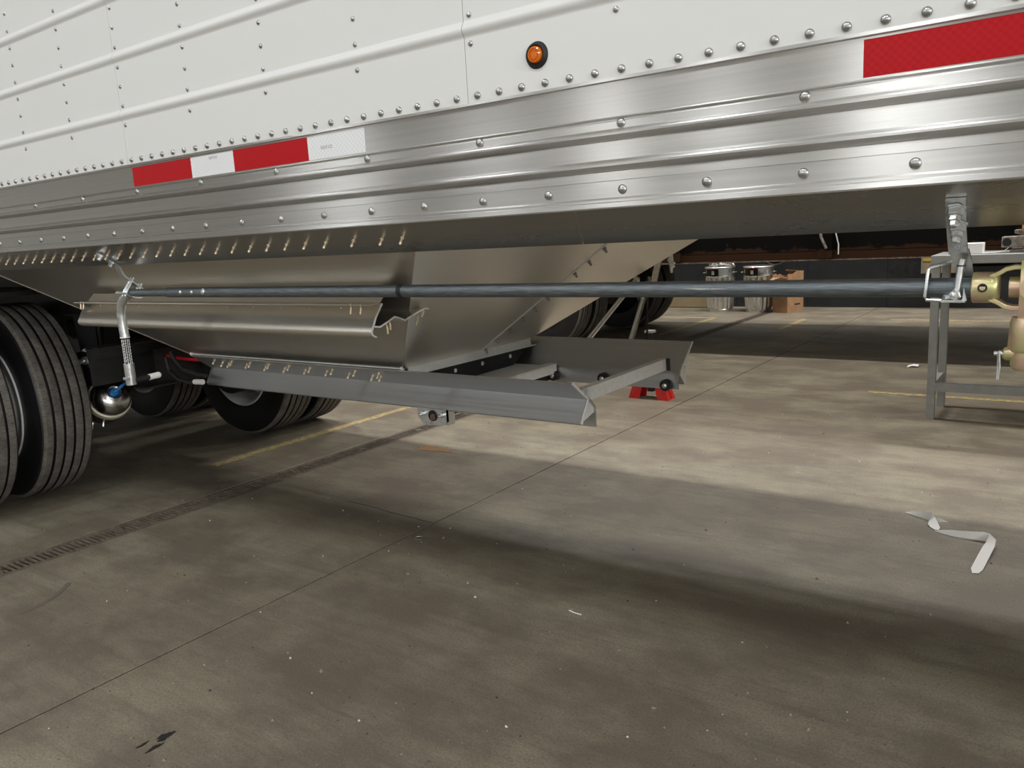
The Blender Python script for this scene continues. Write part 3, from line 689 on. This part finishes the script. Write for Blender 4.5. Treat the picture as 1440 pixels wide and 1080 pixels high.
m.prism([(-0.1520, 1.3518, 1.0897), (-0.1472, 1.3518, 1.0699), (-0.1724, 1.3518, 1.0689), (-0.1753, 1.3518, 1.0718), (-0.1530, 1.3518, 1.0718)], (0, -.003, 0))
m.build('saddle_plate', 'zinc', hs2)
m = MB().lathe([(.0, 0), (.009, 0), (.009, .006), (.006, .011), (0, .012)], (-0.1627, 1.3518, 1.0781), (-.2, -1, 0), 6); m.lathe([(.004, 0), (.004, .008), (0, .009)], (-0.1704, 1.3498, 1.0752), (-.8, -.6, 0), 8)
m.build('nut', 'zinc', hs2)

# ---------------- universal joint in yellow zinc at the shaft end
yk = MB()
yk.lathe([(.0175, 0), (.0225, .001), (.0228, .004), (.0228, .026), (.0205, .033), (.017, .0355), (0, .0355)], (-0.1438, PY, PZ), (1, 0, 0), 28)
for s in (1, -1):
    yk.ribbon([(-0.1201, PY, PZ+s*.016), (-0.1085, PY, PZ+s*.0215), (-0.1007, PY, PZ+s*.027), (-0.0901, PY, PZ+s*.0295), (-0.0436, PY, PZ+s*.0295)], (0, .030, 0), .0065)
yoke = yk.build('joint_yoke', 'gold_zinc', T, 'yellow zinc plated universal joint yoke', sharp=50, bevel=.001)
MB().lathe([(.0065, 0), (.0065, .0012), (.0040, .0012), (.0040, -.002), (0, -.002)], (-0.1283, PY-.0226, PZ+.001), (0, -1, 0), 14).build('pin_hole', 'black_rubber', yoke)
m = MB().lathe([(.0, -.022), (.015, -.022), (.015, .022), (0, .022)], (-0.0741, PY, PZ), (1, 0, 0), 20); m.lathe([(.0, -.036), (.0125, -.036), (.0125, .036), (0, .036)], (-0.0712, PY, PZ), (0, 0, 1), 20); m.lathe([(0, -.02), (.016, -.02), (.016, .02), (0, .02)], (-0.0658, PY-.012, PZ), (0, 1, 0), 20)
m.build('joint_cross', 'gold_zinc', yoke)
y2 = MB()
y2.ribbon([(-0.0668, PY-.010, 1.1246), (-0.0668, PY-.018, 1.1110), (-0.0668, PY-.021, 1.0839), (-0.0678, PY-.016, 1.0500), (-0.0687, PY-.010, 1.0355)], (.030, 0, 0), .006)
y2.tube([(-0.0712, PY, 1.0413), (-0.0721, PY, 1.0355), (-0.0731, PY, 0.9987), (-0.0731, PY, 0.9929)], [.0195, .021, .0215, .018], 24)
y2.tube([(-0.0731, PY, 0.9948), (-0.0736, PY, 0.9725), (-0.0736, PY, 0.9658)], [.0165, .0165, .012], 24)
y2.tube([(-0.0794, PY, 0.9909), (-0.0968, PY, 0.9885), (-0.0997, PY, 0.9885)], [.012, .0098, .007], 18)
dy = y2.build('drop_yoke', 'gold_zinc', T, 'yellow zinc plated drop yoke and socket', sharp=50)
MB().tube([(-0.0968, PY, 0.9885), (-0.1109, PY, 0.9890)], .0037, 10).lathe([(.0055, -.0018), (.0055, .0018)], (-0.1031, PY, 0.9888), (1, 0, 0), 12).build('cross_pin', 'zinc', dy)
MB().tube([(-0.1041, PY-.006, 0.9919), (-0.1031, PY-.006, 0.9822), (-0.1022, PY-.006, 0.9696), (-0.1036, PY-.006, 0.9503)], .0016, 8).tube([(-0.1051, PY-.004, 0.9919), (-0.1051, PY-.004, 0.9696), (-0.1051, PY-.006, 0.9503)], .0013, 8).build('cotter_clip', 'zinc', dy)

# ---------------- running gear
TR = .5
def tire_mesh(tw=.222, sw=.258, r=TR):
    """profile in (radius, axial) with four grooves; slot 0 tread ribs, slot 1 sidewall and grooves"""
    h = tw/2; g = .012; gd = .013; P = []; mi = []
    def pt(rr, a, m): P.append((rr, a)); mi.append(m)
    b0 = r*.575
    pt(b0, -.115, 1); pt(b0+.02, -.125, 1); pt(r*.70, -sw/2+.004, 1); pt(r*.80, -sw/2, 1); pt(r*.88, -sw/2+.006, 1); pt(r*.935, -h-.012, 1); pt(r*.955, -h-.010, 1); pt(r*.962, -h-.004, 0)
    pt(r-.008, -h, 0); pt(r-.003, -h+.006, 0)
    ribs = 5; bw = (tw-4*g)/5; a = -h
    for k in range(ribs):
        rr = r-.003 if k in (0, 4) else r
        if k: pt(rr-.0005, a, 0)
        if k: pt(rr, a+.002, 0)
        if k < 4: pt(rr, a+bw-.002, 0)
        a += bw
        if k < 4:
            pt(rr-.0005, a, 1); pt(r-gd, a+.0015, 1); pt(r-gd, a+g-.0015, 1); a += g
    pt(r-.003, h-.006, 0); pt(r-.008, h, 0); pt(r*.962, h+.004, 0); pt(r*.955, h+.010, 1); pt(r*.935, h+.012, 1); pt(r*.88, sw/2-.006, 1); pt(r*.80, sw/2, 1); pt(r*.70, sw/2-.004, 1); pt(b0+.02, .125, 1); pt(b0, .115, 1)
    # fix groove flags: face between consecutive points uses flag of the first
    ms = []
    for i in range(len(P)):
        j = (i+1) % len(P)
        ms.append(0 if (mi[i] == 0 and (mi[j] == 0 or abs(P[j][0]-P[i][0]) < .002)) else 1)
    m = MB(); m.lathe(P, (0, 0, 0), (0, 1, 0), 96, mis=ms, closed=True)
    # sipes: shallow zig-zag cuts are left to fine relief; buttress lugs on the shoulders
    return m.mesh('tire', ['tire_tread', 'tire_side'], (0, 0, 0), 30)
tm = tire_mesh()
def rim_mesh(s):
    b = TR*.575
    P = [(b+.020, -.122), (b+.012, -.131), (b-.004, -.118), (b-.012, -.095), (b-.020, -.06), (b-.026, .06), (b-.014, .095), (b-.002, .118), (b+.012, .131), (b+.018, .122)]
    m = MB(); m.lathe([(r, a*s) for r, a in P], (0, 0, 0), (0, 1, 0), 64)
    for i in range(len(m.f)-1, -1, -1):
        if len(m.f[i]) > 4: m.f.pop(i); m.m.pop(i)
    m.lathe([(b-.024, s*.052), (b-.06, s*.075), (.16, s*.10), (.13, s*.105), (.11, s*.105), (.11, s*.112), (.13, s*.112), (.165, s*.107), (b-.055, s*.083), (b-.022, s*.06)], (0, 0, 0), (0, 1, 0), 48, closed=True)
    return m.mesh('rim', 'wheel_white', (0, 0, 0), 35)
rim_p, rim_m = rim_mesh(1), rim_mesh(-1); dark_p, dark_m = rim_p.copy(), rim_m.copy()
for q_ in (dark_p, dark_m): q_.materials[0] = M['black_steel']
def wheel(x, y, s, parent=T, dark=False):
    w = share('wheel', MB().lathe([(.10, -.03*s), (.118, -.028*s), (.118, .02*s), (.10, .05*s), (.04, .06*s), (.0, .06*s)], (0, 0, 0), (0, 1, 0), 24).mesh('wheel', 'black_steel', (0, 0, 0)), (x, y, TR), parent)
    share('tire', tm, (x, y, TR), w); share('rim', (dark_p if s > 0 else dark_m) if dark else (rim_p if s > 0 else rim_m), (x, y, TR), w)
    return w
AX1, AX2 = -4.485, -5.69
for ax in (AX1, AX2):
    wheel(ax, 1.452, 1); wheel(ax, 1.800, -1); wheel(ax, 3.24, 1); wheel(ax, 3.555, -1)
    MB().tube([(ax, 1.55, TR), (ax, 3.49, TR)], .064, 20).build('axle', 'black_steel', T)
    for y in (2.0, 3.06): MB().lathe([(.0, -.05), (.205, -.05), (.21, -.04), (.21, .05), (.19, .06), (0, .06)], (ax, y+(-.02 if y < 2.5 else .02), TR), (0, 1, 0), 28).build('brake_drum', 'black_steel', T)
# frame rails, hangers, cross members
for y in (2.02, 3.02):
    m = MB().bb((-7.0, y-.04, .93), (-3.55, y+.04, 1.12)); m.bb((-7.0, y-.06, 1.12), (-3.9, y+.06, 1.135)); m.bb((-7.0, y-.06, .92), (-3.75, y+.06, .932))
    m.build('frame_rail', 'black_steel', T)
MB().bb((-7.0, 1.55, 1.05), (-4.0, 3.5, 1.07)).build('subframe_deck', 'black_steel', T)
for ax in (AX1, AX2):
    for y in (2.06, 2.98):
        MB().lathe([(.10, 0), (.125, .03), (.125, .12), (.11, .14), (.125, .16), (.125, .27), (.10, .30), (0, .30)], (ax-.42, y, .62), (0, 0, 1), 24).build('air_spring', 'black_rubber', T)
        m = MB().tube([(ax+.62, y, .70), (ax+.3, y, .62), (ax, y, .58), (ax-.42, y, .57)], [.05, .05, .06, .05], 10); m.build('trailing_arm', 'black_steel', T)
for ax in (AX1, AX2):
    for s, y in ((1, 2.03), (-1, 3.01)):
        hx = ax+.44
        m = MB()
        for o_ in (-.06, .06):
            m.prism([(hx-.13, y+o_, 1.05), (hx+.16, y+o_, 1.05), (hx+.10, y+o_, .60), (hx-.06, y+o_, .58)], (0, .01, 0))
        m.bb((hx+.10, y-.06, .60), (hx+.112, y+.07, 1.05))
        hgr = m.build('spring_hanger', 'black_steel', T)
        if s > 0:
            m = MB().lathe([(.048, 0), (.048, .006), (.030, .007), (.030, .012), (.021, .013), (.021, .034), (.012, .036), (.012, .060), (.009, .063), (0, .063)], (hx-.005, y-.061, .70), (0, -1, 0), 20)
            m.lathe([(.012, 0), (.012, .012), (.007, .013), (.007, .02), (0, .021)], (hx-.028, y-.061, .752), (0, -1, 0), 8)
            m.build('pivot_bolt', 'zinc', hgr)
m = MB().bb((-3.72, 1.80, .745), (-3.66, 3.2, .80)); m.bb((-3.72, 1.80, .795), (-3.60, 3.2, .803)); m.bb((-3.715, 1.80, .62), (-3.70, 3.2, .75))
m.build('cross_member', 'black_steel', T)
m = MB().bb((-3.60, 2.05, .59), (-3.59, 2.30, .76)); m.bb((-3.60, 2.29, .60), (-3.52, 2.30, .76)); m.bb((-3.60, 1.93, .592), (-3.52, 2.12, .600))
m.build('valve_bracket', 'black_steel', T)
MB().bb((-6.78, 1.40, .20), (-6.765, 3.64, 1.12)).build('rear_blackout', 'black_rubber', T)  # added black sheet hiding the bright gap behind the axles
MB().bb((-4.35, 2.93, .58), (-3.75, 2.945, 1.0)).build('side_blackout', 'black_steel', T)  # added black plate closing the bright view past the far frame rail
# brake chamber with blue release cap
ax_ = V((.80, -.12, .42)).normalized(); bc = V((-4.17, 2.10, .468))
ch = MB().lathe([(.0, -.16), (.085, -.155), (.098, -.12), (.100, -.05), (.099, -.035)], bc, ax_, 36).build('brake_chamber', 'chamber_steel', T, sharp=60)
MB().lathe([(.099, -.038), (.107, -.036), (.109, -.028), (.109, -.006), (.107, .002), (.099, .004)], bc, ax_, 36).build('clamp_band', 'cream_band', ch)
MB().lathe([(.100, .002), (.100, .030), (.094, .055), (.078, .076), (.055, .088), (.040, .091), (.038, .094), (.034, .094), (.032, .091), (.018, .091), (0, .091)], bc, ax_, 36).build('spring_housing', 'chamber_steel', ch, sharp=60)
cap_o = bc+ax_*.091
cp = MB().lathe([(.020, 0), (.020, .006), (.015, .010), (0, .011)], cap_o, ax_, 18); cp.tube([cap_o+ax_*.008, cap_o+ax_*.010+V((.02, .03, .026)), cap_o+ax_*.010+V((.03, .048, .042))], [.009, .008, .007], 10)
cp.build('release_cap', 'plastic_blue', ch)
for o_ in (.03, -.03):
    m = MB(); c_ = bc+V((-.06, o_-.05, -.118)); m.lathe([(.010, 0), (.010, .01), (.006, .012), (.006, .035), (0, .035)], c_, V((.2, -.3, -1)), 8)
    m.build('clamp_bolt', 'zinc', ch)
# air hoses
MB().tube([(-3.807, 2.115, 0.676), (-3.693, 2.115, 0.699), (-3.582, 2.115, 0.722), (-3.530, 2.115, 0.713), (-3.367, 2.115, 0.711), (-3.240, 2.115, 0.714)], .008, 8).build('red_air_hose', 'hose_red', T)
MB().tube([(-3.532, 2.070, 0.721), (-3.517, 2.070, 0.657), (-3.443, 2.070, 0.620), (-3.353, 2.070, 0.612), (-3.284, 2.070, 0.616)], .0095, 10).build('air_hose', 'black_rubber', T)
MB().tube([(-3.483, 2.070, 0.750), (-3.457, 2.070, 0.713), (-3.397, 2.070, 0.669), (-3.276, 2.070, 0.653), (-3.222, 2.070, 0.651)], .0095, 10).build('air_hose', 'black_rubber', T)
MB().tube([(-3.289, 2.052, 0.623), (-3.227, 2.052, 0.626)], .0125, 10).build('hose_sleeve', 'plastic_white', T)
MB().ribbon([(-4.80, 2.60, .381), (-4.72, 2.60, .384), (-4.66, 2.60, .396), (-4.62, 2.60, .420), (-4.56, 2.60, .428)], (.0, .0, .014), .006).build('slack_lever', 'rivet_steel', T)

# ================================================================== parked trailer beyond
N = thing('parked_trailer', 'dirty black trailer with a rusty lower edge parked beyond the hopper', 'trailer', (-2, 8.17, 0))
MB().bb((-9, 6.9, .93), (5, 9.45, 3.4)).build('body', 'dirty_black', N)
MB().bb((-9, 6.88, .862), (5, 6.97, .925)).bb((-9, 9.38, .82), (5, 9.45, .93)).build('lower_rail', 'dirty_black', N)
MB().bb((-9, 6.87, .852), (5, 6.98, .862)).build('edge_strip', 'rusty_iron', N)
for x in (-4.5, -3.1, -1.78, -.4): MB().bb((x-.06, 6.84, .87), (x+.06, 6.90, 1.35)).build('side_post', 'dirty_black', N)
m = MB().tube([(-1.83, 6.82, 1.2), (-1.80, 6.82, 1.04), (-1.76, 6.82, .95)], .012, 8); m.build('hanging_pipe', 'grey_iron', N)
MB().tube([(-1.73, 6.82, 1.2), (-1.69, 6.82, 1.08), (-1.665, 6.82, .98), (-1.665, 6.82, .90)], .005, 8).build('hanging_cable', 'plastic_white', N)
for y, s in ((7.00, 1), (7.33, -1), (8.70, 1), (9.03, -1)): wheel(-4.62, y, s, N, True)
MB().tube([(-4.62, 7.1, .5), (-4.62, 9.0, .5)], .07, 16).lathe([(0, 0), (.19, 0), (.19, .12), (0, .12)], (-4.62, 8.45, .5), (0, 1, 0), 24).build('axle', 'black_steel', N)
MB().tube([(-4.22, 8.40, .40), (-4.22, 8.34, .40)], .03, 12).build('camshaft_end', 'grey_iron', N)

# ================================================================== work bench and what lies on it
Wb = thing('workbench', 'grey steel workbench with square legs standing beyond the trailer', 'workbench', (-.1, 5.3, 0))
MB().bb((-.745, 5.10, .905), (.75, 5.54, .953)).build('bench_top', 'bench_paint', Wb, bevel=.003)
for x, y in ((-.721, 5.145), (-.715, 5.50), (.72, 5.145), (.72, 5.50)): MB().bb((x-.021, y-.021, 0), (x+.021, y+.021, .905)).build('leg', 'bench_paint', Wb)
for y in (5.145,): MB().bb((-.70, y-.018, .168), (.70, y+.018, .218)).build('stretcher', 'bench_paint', Wb)
for x in (-.721, .72): MB().bb((x-.018, 5.166, .168), (x+.018, 5.48, .218)).build('stretcher', 'bench_paint', Wb)
MB().bb((-.60, 5.25, .80), (.6, 5.50, .88)).build('drawer', 'wall_dark', Wb)
tag(MB().bb((-.655, 5.19, .953), (-.500, 5.30, 1.012)).build('parts_box', 'paper_white', bevel=.003), 'small white box sitting on the workbench behind the hanger strap', 'box')
tag(MB().ribbon([(-.50, 5.20, .956), (-.44, 5.22, .957), (-.40, 5.24, .965), (-.375, 5.25, .985)], (0, .05, 0), .003).build('paper_strip', 'paper_white'), 'curled white paper strip lying on the workbench beside the vise', 'paper')
vz = thing('bench_vise', 'rusty iron vise bolted on the grey workbench top', 'vise', (-.26, 5.3, .953))
MB().bb((-.375, 5.24, .953), (-.08, 5.40, .972)).build('base', 'grey_iron', vz, bevel=.003)
m = MB().bb((-.30, 5.25, .972), (-.08, 5.38, 1.075)).prism([(-.31, 5.26, 1.04), (-.31, 5.26, 1.075), (-.36, 5.26, 1.075), (-.36, 5.26, 1.055)], (0, .1, 0)); m.build('body', 'grey_iron', vz, bevel=.004)
j = MB().prism([(-.415, 5.22, .983), (-.415, 5.22, 1.040), (-.305, 5.22, 1.044), (-.300, 5.22, .99), (-.33, 5.22, .978)], (0, .1, 0)).build('jaw', 'grey_iron', vz, bevel=.004)
MB().lathe([(.022, 0), (.022, .002), (0, .002)], (-.389, 5.219, 1.010), (0, -1, 0), 18).build('screw_hole', 'black_rubber', vz)
MB().tube([(-.28, 5.23, 1.07), (-.255, 5.22, 1.03), (-.235, 5.22, .985)], .008, 8).build('handle_bar', 'black_steel', vz)
tag(MB().bb((-.325, 5.26, 1.0755), (-.20, 5.36, 1.125)).build('wood_block', 'orange_wood', bevel=.006), 'orange brown wood block lying on top of the vise', 'block')

# ================================================================== things by the far wall
def trash_can(x, y, lab):
    t = thing('trash_can', lab, 'trash can', (x, y, 0))
    seg = 84
    m = MB().lathe([(.150, .0), (.165, .0), (.168, .03), (.165, .035)], (x, y, 0), (0, 0, 1), 48)
    m.lathe([(.166, .035), (.170, .07), (.186, .33), (.190, .46), (.193, .475)], (x, y, 0), (0, 0, 1), seg, mod=lambda r, h, k: r+(.0085*math.cos(k*2*math.pi*21/seg) if .05 < h < .465 else 0))
    m.lathe([(.193, .475), (.197, .485), (.193, .497), (.193, .585), (.205, .592), (.207, .603), (.200, .610), (.188, .606), (.186, .45), (.15, .02), (0, .02)], (x, y, 0), (0, 0, 1), 48)
    m.build('body', 'galvanised', t)
    a0 = R(-115); r = .196
    def patch(name, mat, a, b, z0, z1, rr=r):
        m = MB(); n = 10; P = []; 
        for k in range(n+1):
            q = R(a+(b-a)*k/n); P += [(x+rr*math.cos(q), y+rr*math.sin(q), z0), (x+rr*math.cos(q), y+rr*math.sin(q), z1)]
        m.add(P, [(2*k, 2*k+2, 2*k+3, 2*k+1) for k in range(n)]); return m.build(name, mat, t)
    patch('label', 'sticker_black', -175, -75, .49, .582)
    patch('label_stripe', 'sticker_red', -175, -80, .575, .590, r+.001)
    patch('label_logo', 'sticker_green', -146, -134, .525, .565, r+.001); patch('label_picture', 'paper_white', -104, -92, .51, .56, r+.001)
    m = MB()
    for s in (1, -1): m.tube([(x+s*.197, y-.05, .53), (x+s*.225, y-.045, .53), (x+s*.225, y+.045, .53), (x+s*.197, y+.05, .53)], .005, 8)
    m.build('handle', 'galvanised', t)
    return t
trash_can(-4.165, 10.70, 'ribbed galvanised trash can topped with a crumpled clear plastic bag')
trash_can(-3.625, 10.70, 'ribbed galvanised trash can with its lid standing open beside the cardboard box')
# crumpled bag
bm = bmesh.new(); bmesh.ops.create_icosphere(bm, subdivisions=4, radius=1); rnd = random.Random(5)
from mathutils import noise as mn
for v in bm.verts:
    n_ = mn.noise(v.co*3.1)*.28+mn.noise(v.co*7.3)*.16+abs(mn.noise(v.co*13))*.10
    v.co = V((v.co.x*(1+n_)*.165, v.co.y*(1+n_)*.13, max(-.012, v.co.z*(1+n_)*.07)))
me = bpy.data.meshes.new('plastic_bag'); bm.to_mesh(me); bm.free(); me.materials.append(M['bag_clear'])
tag(put(bpy.data.objects.new('plastic_bag', me), (-4.13, 10.68, .628)), 'crumpled clear plastic bag heaped on the trash can', 'bag')
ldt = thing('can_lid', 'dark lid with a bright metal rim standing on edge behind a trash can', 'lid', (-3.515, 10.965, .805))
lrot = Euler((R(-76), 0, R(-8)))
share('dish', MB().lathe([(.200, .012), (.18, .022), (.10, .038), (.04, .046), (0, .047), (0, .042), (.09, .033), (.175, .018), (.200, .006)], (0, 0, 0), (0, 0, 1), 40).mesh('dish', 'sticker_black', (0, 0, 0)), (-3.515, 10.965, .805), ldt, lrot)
share('rim', MB().lathe([(.199, 0), (.212, .002), (.214, .014), (.208, .020), (.199, .016)], (0, 0, 0), (0, 0, 1), 40, closed=True).mesh('rim', 'galvanised', (0, 0, 0)), (-3.515, 10.965, .805), ldt, lrot)
# cardboard box
cbx = thing('cardboard_box', 'torn open brown cardboard box beside the galvanised trash can', 'box', (-3.2, 10.7, 0))
ang = math.atan2(.34, .10)
ex = V((math.cos(ang), math.sin(ang), 0)); ey = V((-math.sin(ang), math.cos(ang), 0)); c0 = V((-3.185, 10.50, 0)); Wd, Dd, Hh = .215, .36, .47
P0 = c0; P1 = c0+ex*Dd; P2 = P1+ey*Wd; P3 = c0+ey*Wd
th = .005
def wallp(a, b, top): # panel with ragged top
    n = 10; P = [a, b]; rnd = random.Random(int(a.x*1000)); 
    for k in range(n+1): q = b+(a-b)*k/n; P.append(q+V((0, 0, top(k/n)+rnd.uniform(-.012, .012))))
    nn = (b-a).cross(V((0, 0, 1))).normalized()*th; return MB().prism(P, nn)
wallp(P0, P1, lambda t: .53-.03*t).build('side', 'cardboard', cbx); wallp(P1, P2, lambda t: .52).build('side', 'cardboard', cbx)
wallp(P2, P3, lambda t: .50-.04*t).build('side', 'cardboard', cbx); fr = wallp(P3, P0, lambda t: .47-.04*t).build('side', 'cardboard', cbx)
MB().prism([P0+V((0, 0, .004)), P1+V((0, 0, .004)), P2+V((0, 0, .004)), P3+V((0, 0, .004))], (0, 0, .004)).build('bottom', 'cardboard', cbx)
MB().sheet([P3+V((0, 0, .46)), P0+V((0, 0, .44)), P0-ex*.10+ey*.03+V((0, 0, .47)), P3-ex*.06+ey*.05+V((0, 0, .40))], .004).build('flap', 'cardboard', cbx)
MB().sheet([P1+V((0, 0, .50)), P2+V((0, 0, .50)), P2-ey*.03-ex*.12+V((0, 0, .54)), P1-ex*.10+ey*.02+V((0, 0, .53))], .004).build('flap', 'cardboard', cbx)
m = MB()
nn = (P0-P3).normalized(); off = -ex*.0015
for (u0_, u1_, z) in ((.03, .14, .225), (.06, .125, .085), (.03, .15, .07)):
    a = P3+nn*u0_+off; b = P3+nn*u1_+off
    m.add([a+V((0, 0, z)), b+V((0, 0, z)), b+V((0, 0, z+.018)), a+V((0, 0, z+.018))], [(0, 1, 2, 3)])
for (u0_, u1_, z) in ((.18, .30, .26), (.16, .28, .09)):
    a = P0+ex*u0_-ey*.0065; b = P0+ex*u1_-ey*.0065
    m.add([a+V((0, 0, z)), b+V((0, 0, z)), b+V((0, 0, z+.018)), a+V((0, 0, z+.018))], [(0, 1, 2, 3)])
m.build('printed_marks', 'print_black', cbx)
# tan cabinet on the wall and a tan strip imitating reflected floor light
ca = thing('wall_cabinet', 'tan steel cabinet with a yellow band on the dark far wall', 'cabinet', (-1.45, 11.2, .6))
MB().bb((-1.70, 11.02, .45), (-1.30, 11.24, .85)).build('body', 'tan_steel', ca, bevel=.004)
MB().bb((-1.695, 11.015, .60), (-1.305, 11.021, .66)).build('band', 'yellow_paint', ca)
MB().bb((-1.712, 11.01, .45), (-1.695, 11.03, .86)).build('edge_trim', 'bench_paint', ca)
lk = MB().bb((-5.6, 11.05, .01), (-4.45, 11.22, .17)).build('reflection_strip', 'tan_steel')
tag(lk, 'low tan strip shaped as lit floor reflecting along the far wall by the trash can', 'reflection')
m = MB().tube([(-2.15, 11.20, .88), (-2.13, 11.2, .70), (-2.02, 11.2, .64), (-1.93, 11.2, .72), (-1.90, 11.2, .86)], .006, 8).tube([(-1.87, 11.2, .86), (-1.84, 11.2, .66), (-1.78, 11.2, .58)], .006, 8).tube([(-2.3, 11.21, .80), (-1.72, 11.21, .80)], .004, 6)
tag(m.build('wall_cable', 'black_rubber'), 'black looped cable hanging on the dark far wall', 'cable')

# ================================================================== jack stand
js = thing('jack_stand', 'red jack stand with a black square post beyond the gate rails', 'jack stand', (-2.50, 5.10, 0))
for sx in (-1, 1):
    for sy in (-1, 1):
        b = V((-2.50+sx*.112, 5.10+sy*.050, 0)); t_ = V((-2.50+sx*.045, 5.10+sy*.035, .25))
        m = MB().prism([b+V((-.042, 0, 0)), b+V((.042, 0, 0)), t_+V((.028, 0, 0)), t_+V((-.028, 0, 0))], (0, .008*sy, 0)); m.prism([b+V((.042*sx, 0, 0)), t_+V((.028*sx, 0, 0)), t_+V((.028*sx, -.03*sy, 0)), b+V((.042*sx, -.045*sy, 0))], (-.006*sx, 0, 0))
        m.build('leg', 'red_paint', js)
MB().bb((-2.565, 5.04, .24), (-2.435, 5.16, .27)).bb((-2.53, 5.07, .27), (-2.47, 5.13, .33)).build('collar', 'red_paint', js)
m = MB().bb((-2.522, 5.08, .05), (-2.478, 5.12, .47)); m.build('post', 'black_steel', js)
MB().bb((-2.530, 5.07, .47), (-2.470, 5.13, .486)).build('saddle', 'bench_paint', js)

# ================================================================== litter
tp = MB().ribbon([(-.556, 3.425, .002), (-.53, 3.410, .008), (-.50, 3.396, .013), (-.47, 3.383, .017), (-.452, 3.374, .019)], [V((0, .002, .001)), V((.002, .012, .010)), V((.003, .018, .018)), V((.003, .014, .026)), V((.003, .006, .030))], .0007)
tp.ribbon([(-.452, 3.374, .019), (-.448, 3.352, .016), (-.440, 3.322, .008), (-.428, 3.295, .004), (-.420, 3.275, .002)], [V((.003, .006, .030)), V((.020, .004, .018)), V((.034, .008, .008)), V((.032, .008, .002)), V((.014, .004, 0))], .0007)
tp.ribbon([(-.446, 3.352, .014), (-.42, 3.348, .016), (-.392, 3.352, .013)], [V((0, .01, .018)), V((0, .010, .012)), V((0, .002, .002))], .0007)
tag(tp.build('masking_tape', 'paper_white'), 'short twisted scrap of white masking tape on the floor', 'tape')
t2 = MB().ribbon([(-.425, 3.262, .002), (-.40, 3.250, .007), (-.37, 3.240, .011), (-.335, 3.234, .014), (-.295, 3.236, .016), (-.262, 3.240, .018), (-.246, 3.236, .018)], [V((0, .003, .002)), V((0, .012, .010)), V((0, .018, .016)), V((0, .020, .020)), V((0, .014, .025)), V((0, .005, .030)), V((.006, .004, .028))], .0007)
t2.ribbon([(-.246, 3.236, .018), (-.234, 3.20, .018), (-.237, 3.15, .014), (-.243, 3.08, .009), (-.249, 3.0, .005), (-.2525, 2.95, .003), (-.253, 2.915, .002)], [V((.006, .004, .028)), V((.030, .004, .012)), V((.036, .002, .004)), V((.036, .002, .001)), V((.036, .002, .002)), V((.035, .004, 0)), V((.018, .008, 0))], .0007)
tag(t2.build('masking_tape', 'paper_white'), 'long bent strip of white masking tape curling up from the floor', 'tape')
tag(MB().ribbon([(-1.14, 6.88, .003), (-1.10, 6.88, .016), (-1.06, 6.875, .014)], (0, .05, .006), .0012).build('paper_scrap', 'paper_white'), 'small white paper scrap on the floor beyond the workbench leg', 'paper')
tag(MB().lathe([(.014, .0015), (.015, .004), (.0195, .004), (.021, .0015)], (-2.173, 2.264, 0), (0, 0, 1), 24, closed=True).build('floor_washer', 'grey_iron'), 'small round metal washer on the floor next to the slab joint', 'washer')
tag(MB().tube([(-1.30, 2.02, .003), (-1.275, 2.012, .004), (-1.25, 2.013, .003)], .0016, 6).build('wood_splinter', 'paper_white'), 'thin pale splinter lying on the bare concrete', 'splinter')
